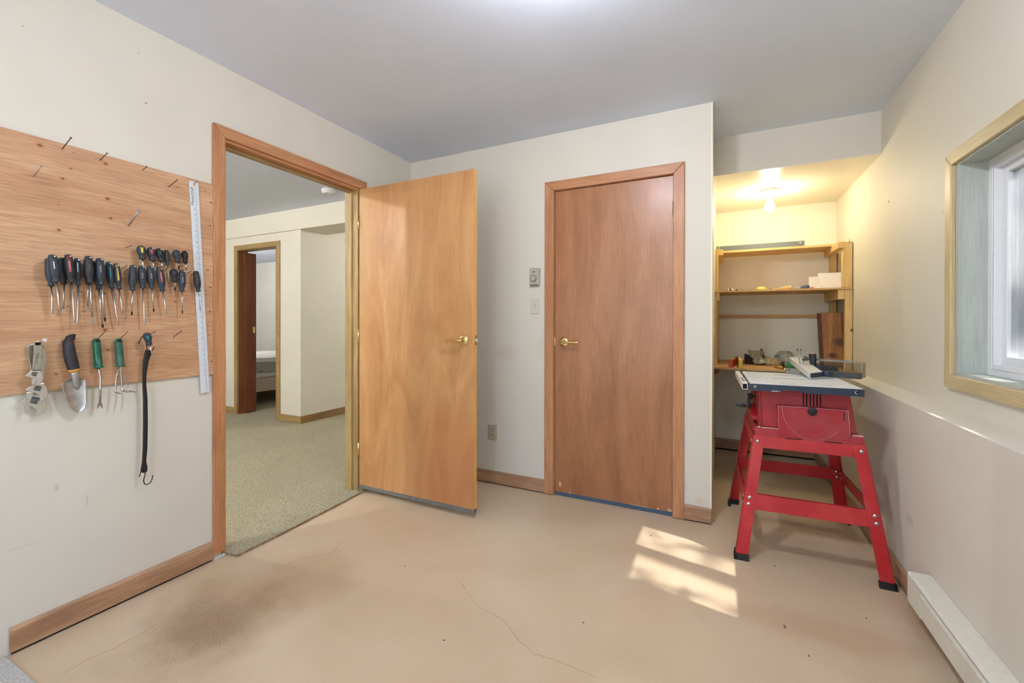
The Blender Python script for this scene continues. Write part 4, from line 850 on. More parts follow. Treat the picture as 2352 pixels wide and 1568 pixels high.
def tine(pts, r, foot):
    P_ = [cg(*q, 0.020) for q in pts]; last = P_[-1]; d_ = Vector((0.045*foot, 0.004, -0.004)); m = MB()
    P_ += [last+Vector((0.004, 0, -0.004)), last+d_*0.5+Vector((0, 0, -0.004)), last+d_+Vector((0, 0, -0.003))]
    n_ = len(P_); m.tube(P_, [r]*(n_-3)+[r*1.05, r*1.1, r*0.5], 10); return obj('tine', m, M['steel'], cu_)
tine([(950, 790), (957, 830), (975, 1050), (985, 1250), (990, 1325)], 0.0036, 1.35); tine([(940, 850), (910, 875), (872, 925), (855, 1050), (838, 1250), (833, 1360)], 0.0024, 1.15); tine([(955, 860), (985, 905), (1015, 945), (1060, 1080), (1110, 1240), (1140, 1325)], 0.0024, 1.45)

# ------------------------------------------------------------------ rubber strap with wire hooks
bs = thing('rubber_strap', 'long black rubber tarp strap with wire hooks hanging from a nail', 'strap', tuple(at(*c2(890, 900), 0, XP+0.02)))
lf = [(886, 700), (880, 735), (872, 765), (868, 840), (868, 900), (872, 1000), (872, 1150), (870, 1300), (866, 1385), (858, 1425), (857, 1445), (870, 1450)]
rt = [(920, 700), (918, 730), (904, 765), (892, 840), (889, 900), (897, 1000), (899, 1150), (896, 1300), (889, 1380), (896, 1410), (896, 1435), (888, 1446)]
def strap(u, v):
    f = u*(len(lf)-1); i = min(int(f), len(lf)-2); q = f-i
    l = [lf[i][k]+(lf[i+1][k]-lf[i][k])*q for k in (0, 1)]; r = [rt[i][k]+(rt[i+1][k]-rt[i][k])*q for k in (0, 1)]
    return at(*c2(l[0]+(r[0]-l[0])*v, l[1]+(r[1]-l[1])*v), 0, XP+0.026)
m = MB(); m.grid(strap, 44, 4, (0.0055, 0, 0)); obj('strap', m, M['black'], bs)
def wirep(L_, off): return [at(*c2(*q), 0, XP+off) for q in L_]
def smooth(pts, k=3):
    for _ in range(k):
        o = [pts[0]]
        for a, b in zip(pts, pts[1:]): o += [a.lerp(b, .25), a.lerp(b, .75)]
        pts = o+[pts[-1]]
    return pts
m = MB(); m.tube(smooth(wirep([(862, 1443), (888, 1436), (884, 1470), (874, 1500), (886, 1522), (905, 1520), (926, 1500), (933, 1464)], 0.034), 2), 0.0021, 8); obj('lower_hook', m, M['wire'], bs)
m = MB(); m.tube(smooth(wirep([(864, 1432), (858, 1450), (850, 1474)], 0.02), 2), 0.0018, 8); obj('lower_hook_tail', m, M['wire'], bs)
m = MB(); m.tube(smooth(wirep([(845, 665), (856, 640), (870, 612), (885, 622), (893, 660), (898, 705), (922, 718), (940, 684)], 0.022), 2), 0.0020, 8); obj('upper_hook', m, M['wire'], bs)

# ------------------------------------------------------------------ table saw on its stand
# built square to the room about its own centre, then turned a little
SC = Vector((0.366, 2.77, 0))
saw = thing('table_saw', 'red table saw with navy trim standing in front of the alcove', 'table saw', tuple(SC))
bx = lambda z, b0, t0: b0+(t0-b0)*z/0.60
X0 = lambda z: bx(z, 0.052, 0.138); X1 = lambda z: bx(z, 0.680, 0.594); Y0 = lambda z: bx(z, 2.405, 2.492); Y1 = lambda z: bx(z, 3.135, 3.048)
def legpt(ix, iy, z, dx=0.0, dy=0.0):
    x = (X0(z)+dx) if ix == 0 else (X1(z)-dx); y = (Y0(z)+dy) if iy == 0 else (Y1(z)-dy); return Vector((x, y, z))
th_, wl = 0.0025, 0.054
for ix in (0, 1):
    for iy in (0, 1):
        m = MB(); zb, zt = 0.012, 0.604
        q = [legpt(ix, iy, zb), legpt(ix, iy, zb, wl), legpt(ix, iy, zt, wl*0.92), legpt(ix, iy, zt)]
        m.prism(q, (0, th_ if iy == 0 else -th_, 0)); q = [legpt(ix, iy, zb), legpt(ix, iy, zb, 0, wl), legpt(ix, iy, zt, 0, wl*0.92), legpt(ix, iy, zt)]
        m.prism(q, (th_ if ix == 0 else -th_, 0, 0)); lg = obj('leg', m, M['red'], saw)
        m = MB(); zf0, zf1 = 0.0, 0.030; e = 0.004
        s_x, s_y = (1 if ix == 0 else -1), (1 if iy == 0 else -1)
        def cc(z, a, b): p_ = legpt(ix, iy, z); return p_+Vector((s_x*a, s_y*b, 0))
        m.hull8([cc(zf0, -e, -e), cc(zf0, wl+0.006, -e), cc(zf0, wl+0.006, 0.010), cc(zf0, -e, 0.010), cc(zf1, -e, -e), cc(zf1, wl+0.004, -e), cc(zf1, wl+0.004, 0.008), cc(zf1, -e, 0.008)])
        m.hull8([cc(zf0, -e, -e), cc(zf0, 0.010, -e), cc(zf0, 0.010, wl+0.006), cc(zf0, -e, wl+0.006), cc(zf1, -e, -e), cc(zf1, 0.008, -e), cc(zf1, 0.008, wl+0.004), cc(zf1, -e, wl+0.004)])
        obj('rubber_foot', m, M['black'], lg)
def railf(iy, z0, z1, nm='rail', ins=0.030, thk=0.003, lip=0.014):
    m = MB(); q = [legpt(0, iy, z0, ins, 0.003), legpt(1, iy, z0, ins, 0.003), legpt(1, iy, z1, ins, 0.003), legpt(0, iy, z1, ins, 0.003)]; s = 1 if iy == 0 else -1
    m.prism(q, (0, s*thk, 0)); q = [legpt(0, iy, z1, ins, 0.003), legpt(1, iy, z1, ins, 0.003)]; m.prism([q[0], q[1], q[1]+Vector((0, s*lip, 0)), q[0]+Vector((0, s*lip, 0))], (0, 0, -thk)); return obj(nm, m, M['red'], saw)
def rails(ix, z0, z1, nm='rail', ins=0.030, thk=0.003, lip=0.014):
    m = MB(); q = [legpt(ix, 0, z0, 0.003, ins), legpt(ix, 1, z0, 0.003, ins), legpt(ix, 1, z1, 0.003, ins), legpt(ix, 0, z1, 0.003, ins)]; s = 1 if ix == 0 else -1
    m.prism(q, (s*thk, 0, 0)); q = [legpt(ix, 0, z1, 0.003, ins), legpt(ix, 1, z1, 0.003, ins)]; m.prism([q[0], q[1], q[1]+Vector((s*lip, 0, 0)), q[0]+Vector((s*lip, 0, 0))], (0, 0, -thk)); return obj(nm, m, M['red'], saw)
for iy in (0, 1): railf(iy, 0.545, 0.600, 'top_rail'); railf(iy, 0.247, 0.320, 'brace')
for ix in (0, 1): rails(ix, 0.545, 0.600, 'top_rail'); rails(ix, 0.250, 0.318, 'brace')
def bolt(p_, n_):
    p_, n_ = Vector(p_), Vector(n_).normalized(); m = MB(); m.lathe(p_, p_+n_*0.005, [(0, 0.0095), (0.35, 0.0088), (0.75, 0.006), (1, 0.002)], 14); return obj('bolt', m, M['steel'], saw)
for ix in (0, 1):
    for (z, dx) in ((0.575, 0.022), (0.300, 0.022), (0.268, 0.022)):
        bolt(legpt(ix, 0, z, dx, -0.0005), (0, -1, 0)); bolt(legpt(ix, 0, z, -0.0005, dx), (-1 if ix == 0 else 1, 0, 0))
        bolt(legpt(ix, 1, z, dx, 0.0065), (0, -1, 0))
        if z < 0.5: bolt(legpt(ix, 1, z, 0.006, dx), (1 if ix == 0 else -1, 0, 0))
# housing: flared base flange and tapered body
fb = lambda z: 2.497+(z-0.60)*0.05
m = MB(); m.hull8([(0.143, 2.495, 0.600), (0.592, 2.495, 0.600), (0.592, 3.040, 0.600), (0.143, 3.040, 0.600), (0.150, 2.500, 0.640), (0.586, 2.500, 0.640), (0.586, 3.034, 0.640), (0.150, 3.034, 0.640)])
obj('housing_base', m, M['red_body'], saw)
m = MB(); m.hull8([(0.182, 2.530, 0.640), (0.572, 2.530, 0.640), (0.572, 3.02, 0.640), (0.182, 3.02, 0.640), (0.172, 2.545, 0.838), (0.546, 2.545, 0.838), (0.546, 3.00, 0.838), (0.172, 3.00, 0.838)])
m._bev(list(m.bm.verts), 0.008); hb = obj('housing', m, M['red_body'], saw)
yf = lambda z: 2.530+(z-0.64)*0.0758                  # front face of the housing
def fp(u, v, lift=0.0):
    p_ = at(u, v, 1, 2.535); return Vector((p_.x, yf(p_.z)-lift, p_.z))
# raised front panel with its half-round cover
YP = 2.4945
fq = lambda u, v, l=0.0: at(u, v, 1, YP)+Vector((0, -l, 0))
pp = [fq(1783, 931), fq(1944, 943), fq(1948, 990), fq(1950, 1013), fq(1783, 1003)]
m = MB(); m.prism([q for q in pp], (0, 0.05, 0), 0.0015); pnl = obj('front_panel', m, M['red_body'], saw)
cA, cB = fq(1792, 934), fq(1938, 945); cm = cA.lerp(cB, 0.5); rr = (cB-cA).length/2; dn = cm.z-fq(1864, 1010).z
arc = [cm+Vector((-rr*math.cos(PI*i/28), 0, -dn*math.sin(PI*i/28))) for i in range(29)]
m = MB(); m.prism([Vector((q.x, YP-0.0022, q.z)) for q in arc], (0, 0.003, 0), 0.001); obj('round_cover', m, M['red_body'], pnl)
m = MB(); m.tube([Vector((q.x, YP-0.0016, q.z)) for q in arc], 0.0008, 6); m.tube([fq(1783, 931, .0005), fq(1944, 943, .0005)], 0.0011, 6); m.tube([fq(1944, 943, .0005), fq(1949, 1002, .0005)], 0.0010, 6); m.tube([fq(1783, 931, .0002), fq(1783, 985, .0002)], 0.0010, 6)
obj('dusty_seam', m, M['dust'], pnl)
m = MB(); m.box(0.545, 0.588, 2.502, 2.528, 0.640, 0.6425); m.box(0.152, 0.246, 2.503, 2.530, 0.640, 0.6415); obj('dust', m, M['dust'], saw, kind='stuff')
kb = fq(1861, 944, 0.002); m = MB(); m.lathe(kb, kb+Vector((0, -0.014, 0)), [(0, 0.0185), (0.25, 0.0195), (0.6, 0.019), (0.85, 0.0165), (0.86, 0.012), (0.9, 0.006), (1, 0.006)], 28); obj('lock_knob', m, M['black'], saw)
for i in range(6):
    u = 1842+i*7.9; a, b = fp(u, 901+i*0.9, 0.002), fp(u, 931+i*0.6, 0.002); m = MB(); m.prism([a+Vector((-0.0022, -0.001, 0)), a+Vector((0.0022, -0.001, 0)), b+Vector((0.0022, -0.001, 0)), b+Vector((-0.0022, -0.001, 0))], (0, 0.006, 0)); obj('vent_slot', m, M['hole'], saw)
m = MB(); s0, s1 = fq(1935, 946, .004), fq(1934, 966, .004); m.prism([s0+Vector((-0.002, 0, 0)), s0+Vector((0.003, 0, 0)), s1+Vector((0.002, 0, 0)), s1+Vector((-0.003, 0, 0))], (0, 0.003, 0)); obj('pointer_slot', m, M['dark_plum'], saw)
for (ua, ub, va, vb) in ((1800, 1837, 1004.5, 1007.5), (1890, 1930, 1013, 1016.5)):
    a, b = at(ua, va, 1, 2.497), at(ub, vb, 1, 2.497); m = MB(); m.prism([a, b, b+Vector((0, 0, -0.004)), a+Vector((0, 0, -0.004))], (0, -0.003, 0)); obj('base_slot', m, M['hole'], saw)
m = MB(); m.prism([at(1726, 980, 1, 2.50), at(1782, 985, 1, 2.50), at(1782, 991, 1, 2.50), at(1726, 987, 1, 2.50)], (0, 0.03, 0)); obj('base_ledge', m, M['red_body'], saw)
m = MB(); m.cyl((0.166, 2.512, 0.641), (0.166, 2.512, 0.648), 0.011, 0.008, 12); obj('bolt', m, M['steel'], saw)
# left side: bevel scale, crank wheel and handle
m = MB(); m.prism([(0.170, 2.60, 0.660), (0.170, 2.74, 0.660), (0.170, 2.74, 0.722), (0.170, 2.70, 0.718), (0.170, 2.64, 0.700), (0.170, 2.61, 0.680)], (-0.030, 0, 0)); obj('bevel_scale', m, M['red'], saw)
m = MB(); m.box(0.166, 0.186, 2.552, 2.96, 0.642, 0.836); obj('side_plate', m, M['red_body'], saw)
m = MB(); m.cyl((0.174, 2.70, 0.768), (0.136, 2.70, 0.768), 0.006, seg=10); m.cyl((0.150, 2.70, 0.768), (0.140, 2.70, 0.768), 0.016, seg=14); obj('crank_shaft', m, M['black'], saw)
m = MB(); m.obox((0.134, 2.70, 0.740), ((1, 0, 0), (0, 1, 0), (0, 0, 1)), (0.013, 0.030, 0.085), 0.004); obj('crank_arm', m, M['black'], saw)
m = MB(); m.cyl((0.130, 2.70, 0.712), (0.118, 2.70, 0.712), 0.005, seg=10); obj('crank_spindle', m, plain('orange_rust', (180, 92, 48), 0.6, 0.2), saw)
m = MB(); m.lathe((0.122, 2.70, 0.712), (0.070, 2.70, 0.716), [(0, 0.006), (0.1, 0.0085), (0.5, 0.0095), (0.85, 0.0095), (0.97, 0.007), (1, 0.003)], 16); obj('crank_handle', m, M['charcoal'], saw)
m = MB(); m.box(0.138, 0.170, 2.66, 2.76, 0.808, 0.838, 0.004); obj('lock_block', m, M['black'], saw)
m = MB(); m.tube([(0.158, 2.66, 0.81), (0.157, 2.66, 0.72)], 0.002, 6); obj('wire', m, M['wire'], saw)
# table: top with slots, navy apron, extension bar on rods
tz = 0.868; TX0, TX1, TY0, TY1 = 0.122, 0.574, 2.455, 3.045
m = MB()
sl = [(2.600, 2.612), (2.735, 2.747)]
ys = [TY0+0.003, 2.600, 2.612, 2.735, 2.747, 2.862, 2.874, TY1]
for i in range(0, len(ys), 2): m.box(TX0, TX1, ys[i], ys[i+1], tz-0.012, tz)
m.box(TX0, TX1, TY0+0.003, TY1, tz-0.014, tz-0.008); tb = obj('table_top', m, M['saw_top'], saw)
for a, b in ((1, 2), (3, 4), (5, 6)):
    m = MB(); m.box(TX0+0.001, TX1-0.001, ys[a], ys[b], tz-0.010, tz-0.0065); obj('slot_floor', m, M['fit_dark'], tb)
m = MB(); m.box(0.26, 0.36, 2.497, 2.5005, tz-0.002, tz+0.0004); m.box(0.25, 0.40, 2.7402, 2.7436, tz-0.008, tz+0.0003); m.box(0.28, 0.44, 2.905, 2.912, tz-0.002, tz+0.0004); obj('blade_slots', m, M['hole'], tb)
m = MB(); R0 = random.Random(3)
for i in range(26):
    x = 0.38+R0.random()*0.115; y = 2.520+R0.random()*0.045; a = R0.random()*3; m.obox((x, y, tz+0.0002), ((math.cos(a), math.sin(a), 0), (-math.sin(a), math.cos(a), 0), (0, 0, 1)), (0.008, 0.0022, 0.0003))
for i in range(22):
    x = 0.20+R0.random()*0.12; y = 2.53+R0.random()*0.03; a = R0.random()*3; m.obox((x, y, tz+0.0002), ((math.cos(a), math.sin(a), 0), (-math.sin(a), math.cos(a), 0), (0, 0, 1)), (0.006, 0.0016, 0.0003))
obj('worn_marks', m, M['fit_grey'], tb, kind='stuff')
m = MB(); zl_ = tz-0.034
m.prism([(TX0-0.002, TY0-0.003, tz-0.001), (TX1+0.002, TY0-0.003, tz-0.001), (TX1+0.002, TY0-0.003, zl_), (0.345, TY0-0.003, zl_), (0.318, TY0-0.003, zl_+0.009), (0.258, TY0-0.003, zl_+0.008), (0.246, TY0-0.003, zl_), (TX0-0.002, TY0-0.003, zl_)], (0, 0.006, 0)); ap_ = obj('front_apron', m, M['navy_metal'], saw)
m = MB(); m.box(TX0-0.001, TX0+0.004, TY0+0.003, TY1, zl_, tz-0.012); m.box(TX1-0.004, TX1+0.001, TY0+0.003, TY1, zl_, tz-0.012); m.box(TX0, TX1, TY1-0.004, TY1, zl_, tz-0.012); obj('side_apron', m, M['navy_metal'], saw)
m = MB(); m.cyl((TX0+0.019, TY0-0.002, tz-0.014), (TX0+0.019, TY0-0.0042, tz-0.014), 0.006, seg=14); obj('rod_end', m, plain('tan_rod_end', (176, 146, 116), 0.5), ap_)
m = MB(); m.cyl((TX1-0.026, TY0-0.002, tz-0.016), (TX1-0.026, TY0-0.004, tz-0.016), 0.0072, seg=16); obj('apron_hole_rim', m, M['l_white'], ap_)
m = MB(); m.cyl((TX1-0.0245, TY0-0.003, tz-0.0155), (TX1-0.0245, TY0-0.0045, tz-0.0155), 0.0060, seg=16); obj('apron_hole', m, M['hole'], ap_)
m = MB(); R0 = random.Random(5)
for i in range(9): m.obox((0.214+R0.random()*0.03, TY0-0.0034, zl_+0.001+R0.random()*0.003), ((1, 0, 0.3), (0, 1, 0), (-0.3, 0, 1)), (0.007*R0.random()+0.002, 0.0006, 0.002))
obj('chipped_paint', m, M['plas_w'], ap_, kind='stuff')
ex0, ex1 = 0.084, 0.108; m = MB(); t2 = 0.002
for (a, b, c_, d_) in ((ex0, ex1, tz-t2, tz+0.001), (ex0, ex1, tz-0.030, tz-0.028), (ex0, ex0+t2, tz-0.030, tz), (ex1-t2, ex1, tz-0.030, tz)): m.box(a, b, 2.445, 3.04, c_, d_)
eb = obj('extension_bar', m, M['white_bar'], saw); m = MB(); m.box(ex0+0.003, ex1-0.003, 2.448, 2.455, tz-0.027, tz-0.003); obj('bar_hollow', m, M['hole'], eb)
m = MB(); m.box(ex0+0.006, ex1-0.006, 2.50, 2.70, tz+0.0005, tz+0.0013); obj('worn_scale', m, M['fit_grey'], eb)
for y in (2.475, 2.62, 2.80, 2.96):
    m = MB(); m.cyl((ex1-0.002, y, tz-0.016), (TX0+0.01, y, tz-0.016), 0.006, seg=10); obj('extension_rod', m, M['grey_steel'] if y > 2.5 else plain('violet_rod', (92, 76, 128), 0.4, 0.3), saw)
saw.rotation_euler = (0, 0, math.radians(1.6))

# ------------------------------------------------------------------ things lying on the saw
# long channel-section rip fence across the table
A, B = Vector((0.342, 3.030, tz+0.001)), Vector((0.664, 2.875, tz+0.001)); ax = (B-A).normalized(); sd_ = Vector((-ax.y, ax.x, 0))
rf = thing('rip_fence', 'dark grey channel rip fence lying across the back of the saw table', 'fence', tuple((A+B)/2))
m = MB(); m.prism([A, A+Vector((0, 0, 0.031)), A+sd_*0.045+Vector((0, 0, 0.031)), A+sd_*0.045], B-A); obj('channel', m, M['dark_grey'], rf)
m = MB(); m.obox(A.lerp(B, 0.30)+Vector((0, 0, 0.0155))-sd_*0.0012, (ax, sd_, (0, 0, 1)), ((B-A).length*0.58, 0.0018, 0.031)); obj('bare_steel_face', m, M['grey_steel'], rf)
for f in (0.06, 0.085, 0.44, 0.475):
    m = MB(); c = A.lerp(B, f)+Vector((0, 0, 0.024 if f in (0.06, 0.44) else 0.018))-sd_*0.003; m.obox(c, (ax, sd_, (0, 0, 1)), (0.004 if f in (0.06, 0.44) else 0.002, 0.002, 0.010 if f in (0.06, 0.44) else 0.004)); obj('slot', m, M['hole'], rf)
m = MB(); c = A+ax*-0.004+Vector((0, 0, 0.022))+sd_*0.01; m.sphere(c, 0.008, (1, 1, 1), 10); obj('brass_stud', m, M['brass'], rf)
# clear blade guard behind it
G0, G1 = A.lerp(B, 0.46)+sd_*0.050, A.lerp(B, 0.99)+sd_*0.050; up = Vector((0, 0, 1))
bg_ = thing('blade_guard', 'clear plastic blade guard lying behind the rip fence on the saw', 'blade guard', tuple((G0+G1)/2))
L_g = G1-G0; wv_ = sd_*0.075
def shell(m, p_, q_, h_, th2=0.002):
    d_ = q_-p_
    m.prism([p_+up*h_, q_+up*h_, q_+wv_+up*h_, p_+wv_+up*h_], up*th2); m.prism([p_, q_, q_+up*h_, p_+up*h_], sd_*th2); m.prism([p_+wv_, q_+wv_, q_+wv_+up*h_, p_+wv_+up*h_], -sd_*th2); m.prism([q_, q_+wv_, q_+wv_+up*h_, q_+up*h_], -ax*th2)
m = MB(); shell(m, G0, G1, 0.082); obj('clear_shell', m, M['clear'], bg_)
m = MB()
for p_, q_ in ((G1, G1+wv_), (G1+up*0.083, G1+wv_+up*0.083), (G0+up*0.083, G1+up*0.083), (G1, G1+up*0.083), (G1+wv_, G1+wv_+up*0.083), (G0+wv_+up*0.083, G1+wv_+up*0.083), (G0.lerp(G1, 0.6), G0.lerp(G1, 0.6)+up*0.083)): m.tube([p_, q_], 0.0011, 6)
obj('shell_edge', m, plain('guard_edge', (196, 190, 172), 0.4), bg_)
dk0, dk1 = G0.lerp(G1, -0.14)+sd_*0.014+up*0.016, G0.lerp(G1, 0.42)+sd_*0.014+up*0.016
m = MB(); d_ = dk1-dk0; m.prism([dk0, dk1-ax*0.012, dk1+up*0.010, dk1+up*0.030, dk1-ax*0.016+up*0.042, dk0+up*0.042], sd_*0.004); obj('splitter', m, M['dark_grey'], bg_)
m = MB(); m.obox(A.lerp(B, 0.56)+sd_*0.10+up*0.086, (ax, sd_, up), (0.24, 0.010, 0.008)); obj('steel_arm', m, M['grey_steel'], bg_)
# white aluminium fence bar laid diagonally over the rip fence
F0, F1 = Vector((0.424, 2.770, tz+0.003)), Vector((0.385, 3.140, tz+0.050)); fa = (F1-F0).normalized(); fr_ = Vector((0.070, 0.075, 0.004)); fu = Vector((0, 0, 0.030))
wb = thing('fence_bar', 'white aluminium fence bar resting diagonally on the grey rip fence', 'fence bar', tuple((F0+F1)/2))
m = MB(); m.prism([F0, F0+fr_, F0+fr_+fu, F0+fu], F1-F0, 0.0008); b_ = obj('white_extrusion', m, M['white_bar'], wb)
for f, g in ((0.72, 0.35), (0.34, 0.6)):
    c = F0.lerp(F1, f)+fr_*g+fu; m = MB(); m.cyl(c, c+Vector((0, 0, 0.0008)), 0.0022, seg=8); obj('rivet', m, M['fit_grey'], b_)
fn_ = fr_.normalized(); out = fn_.cross(Vector((0, 0, 1))).normalized(); out = out if out.y < 0 else -out
m = MB(); m.prism([F0+out*0.0015+fr_*0.06+fu*0.12, F0+out*0.0015+fr_*1.0+fu*0.12, F0+out*0.0015+fr_*1.0+fu*0.95, F0+out*0.0015+fr_*0.06+fu*0.95], out*0.004, 0.001); obj('end_cap', m, M['navy_metal'], wb)
m = MB(); m.prism([F0+out*0.002+fr_*0.0, F0+out*0.002+fr_*0.9-Vector((0, 0, 0.001)), F0+out*0.002+fr_*0.9+Vector((0, 0, 0.001)), F0+out*0.002+Vector((0, 0, 0.004))], out*0.008); obj('cap_lip', m, M['white_bar'], wb)
kc = F0+fr_*1.30+out*0.004+Vector((0, 0, 0.002)); m = MB(); m.lathe(kc, kc+Vector((0, 0, 0.031)), [(0, 0.022), (0.1, 0.0245), (0.9, 0.0245), (1, 0.022)], 14); obj('clamp_knob', m, M['navy_metal'], wb)
m = MB(); e0 = F1+fa*0.001; m.prism([e0, e0+fr_, e0+fr_+fu, e0+fu], fa*0.05); obj('back_plate', m, M['alu'], wb)
# upright slotted bracket and dark handle behind
q0, q1 = at(1848, 828, 1, 3.02), at(1835.5, 801, 1, 3.02); sb = thing('slotted_bracket', 'small slotted steel bracket standing up behind the white bar on the saw', 'bracket', tuple(q0))
d_ = (q1-q0); s_ = Vector((1, 0, 0)); up2 = d_.normalized()
m = MB(); q0b = q0-Vector((0.002, 0, 0.07))
for s2 in (-1, 1): m.prism([q0b+s_*s2*0.012, q0b+s_*s2*0.005, q1+s_*s2*0.005, q1+s_*s2*0.012], (0, 0.016, 0))
m.obox(q1+Vector((0, 0.008, -0.004)), (s_, (0, 1, 0), up2), (0.024, 0.016, 0.010)); m.obox(q0+Vector((0, 0.008, 0.004)), (s_, (0, 1, 0), up2), (0.024, 0.016, 0.010)); obj('slotted_arm', m, M['grey_steel'], sb)
m = MB(); c = at(1845, 823, 1, 3.01); m.cyl(c+Vector((0.004, 0, 0)), c+Vector((0.016, 0, 0)), 0.014, seg=10); m.cyl(c+Vector((0.014, 0, 0)), c+Vector((0.024, 0, 0)), 0.008, seg=8); obj('wing_nut', m, M['dark_grey'], sb)
h0, h1 = at(1869, 842, 1, 3.02), at(1866, 812, 1, 3.02); h0.z -= 0.03
hd_ = thing('tool_handle', 'charcoal tool handle with a pale rounded end standing behind the rip fence', 'handle', tuple(h0))
m = MB(); m.lathe(h0, h1, [(0, 0.010), (0.2, 0.0125), (0.6, 0.0170), (0.9, 0.0185), (1, 0.0165)], 18); obj('grip', m, M['charcoal'], hd_)
m = MB(); m.lathe(h1, h1+Vector((0, 0, 0.005)), [(0, 0.0165), (0.6, 0.013), (1, 0.005)], 18); obj('end_cap', m, plain('pink_cap', (196, 150, 128), 0.5), hd_)

# ------------------------------------------------------------------ alcove shelving
YS, YSB = 3.900, 4.405; BZ1 = 0.830; BY = 3.66
sh = thing('shelving_unit', 'home-made pine shelving unit with a worktop in the alcove', 'shelving', (0.35, 4.15, BZ1))
def pst(x0, x1, y0, y1, z0, z1, mat='pine_z', nm='post'): m = MB(); m.box(x0, x1, y0, y1, z0, z1, 0.0015); return obj(nm, m, M[mat], sh)
pst(XA+0.002, XA+0.028, YS, YS+0.040, 1.430, 1.775); pst(XA+0.002, XA+0.018, YS+0.002, YS+0.040, BZ1, 1.414); pst(XA+0.002, XA+0.035, YS+0.004, YS+0.036, 1.350, 1.416, nm='block')
pst(XA+0.002, XA+0.028, YSB-0.045, YSB, BZ1, 1.775)
pst(0.812, 0.853, YS, YS+0.036, 1.432, 1.765); pst(0.812, 0.857, YS+0.002, YS+0.036, BZ1, 1.416); pst(0.798, 0.8115, YS+0.002, YS+0.05, 1.435, 1.72, 'pine_z', 'strip')
pst(0.808, 0.853, YSB-0.040, YSB, BZ1, 1.765)
m = MB(); m.box(XA+0.03, 0.86, YS-0.008, YSB, 1.418, 1.431); obj('shelf', m, M['ply_bench'], sh)
m = MB(); m.box(XA+0.002, XA+0.03, YS-0.008, YSB, 1.418, 1.431); obj('shelf', m, M['ply_bench'], sh)
m = MB(); m.box(XA+0.030, 0.80, 4.10, YSB, 1.768, 1.786); obj('shelf', m, M['pine_x'], sh)
m = MB(); m.box(0.768, 0.8115, YS+0.0, YSB-0.02, 1.722, 1.768, 0.002); obj('cleat', m, M['pine_y'], sh)
m = MB(); m.box(XA+0.028, XA+0.062, YS, YSB-0.02, 1.722, 1.768, 0.002); obj('cleat', m, M['pine_y'], sh)
m = MB(); m.box(0.770, 0.811, YS+0.002, YSB-0.04, 1.345, 1.417, 0.002); obj('cleat', m, M['pine_y'], sh)
m = MB(); m.box(XA+0.002, 0.80, YSB-0.018, YSB+0.0, 1.216, 1.240, 0.001); obj('back_rail', m, wood('rail_orange', (190, 132, 66), (206, 148, 80), (216, 164, 96), 0, 0.5, 1, 9, 0.2), sh)
m = MB(); m.box(XA+0.002, XA+0.045, YSB-0.06, YSB-0.018, 1.19, 1.212); obj('block', m, M['pine_y'], sh)
m = MB(); m.box(XA+0.002, 0.850, BY, YSB+0.01, BZ1-0.015, BZ1); obj('worktop', m, M['ply_bench'], sh)
m = MB(); m.box(XA+0.002, XA+0.034, BY+0.04, YSB, BZ1-0.055, BZ1-0.016, 0.002); obj('cleat', m, M['old_y'], sh)
m = MB(); m.tube([at(1950, 548, 1, YS-0.001), at(1950.5, 557, 1, YS-0.001)], 0.0022, 6); obj('screw', m, M['galv'], sh)
for (u, v) in ((1957, 758),): c = at(u, v, 1, YS+0.001); m = MB(); m.cyl(c, c+Vector((0, -0.001, 0)), 0.011, seg=14); obj('knot', m, plain('pine_knot', (120, 82, 44), 0.6), sh)
# grey metal strip on the top shelf
a0, a1 = at(1645, 575, 1, 4.16), at(1848, 551, 1, 4.16)
ms = thing('metal_strip', 'long grey slotted metal strip lying on the top shelf', 'metal strip', (0.28, 4.16, 1.787))
zt_ = 1.836; m = MB(); m.box(a0.x, a1.x, 4.158, 4.161, 1.787, zt_); obj('plate', m, plain('strip_grey', (104, 112, 112), 0.5, 0.2), ms)
for u in (1652, 1838):
    c = at(u, 556 if u > 1700 else 570, 1, 4.158); m = MB(); m.sphere((c.x, 4.1575, zt_-0.014), 0.008, (1, 0.05, 0.5), 10); obj('slot', m, M['card_w'], ms)
# middle shelf: fittings, bags, tubes, cards
sz = 1.4312
def sx(u, y=4.05): return at(u, 657, 1, y).x
def fitting(label, u, y, kind, r=0.011):
    x = sx(u, y); t_ = thing('pipe_fitting', label, 'fitting', (x, y, sz), 'small fittings on the middle shelf')
    if kind == 'nut':
        m = MB(); m.lathe((x-r, y, sz+r), (x+r, y, sz+r), [(0, r), (0.1, r*1.02), (0.9, r*1.02), (1, r)], 6); obj('nut', m, M['fit_grey'], t_); m = MB(); m.cyl((x+r, y, sz+r), (x+r*2.2, y, sz+r), r*0.6, seg=12); obj('thread', m, M['fit_dark'], t_)
    elif kind == 'coupling':
        m = MB(); m.lathe((x-r*1.6, y, sz+r*1.1), (x+r*1.6, y, sz+r*1.1), [(0, r*0.8), (0.15, r*1.1), (0.35, r*0.8), (0.65, r*0.8), (0.85, r*1.1), (1, r*0.8)], 16); obj('body', m, M['plas_w'], t_); m = MB(); m.lathe((x-r*0.7, y, sz+r*1.1), (x+r*0.5, y, sz+r*1.1), [(0, r*0.95), (1, r*0.95)], 16); obj('band', m, M['fit_dark'], t_)
    else:
        m = MB(); pts = [(x+r*math.cos(a*PI/10), y, sz+r*1.05+r*math.sin(a*PI/10)) for a in range(21)]; m.tube(pts, r*0.22, 8, caps=False); obj('ring', m, M['fit_grey'], t_); m = MB(); m.cyl((x+r, y, sz+r), (x+r*1.8, y, sz+r), r*0.3, seg=8); obj('screw_tab', m, M['fit_grey'], t_)
    return t_
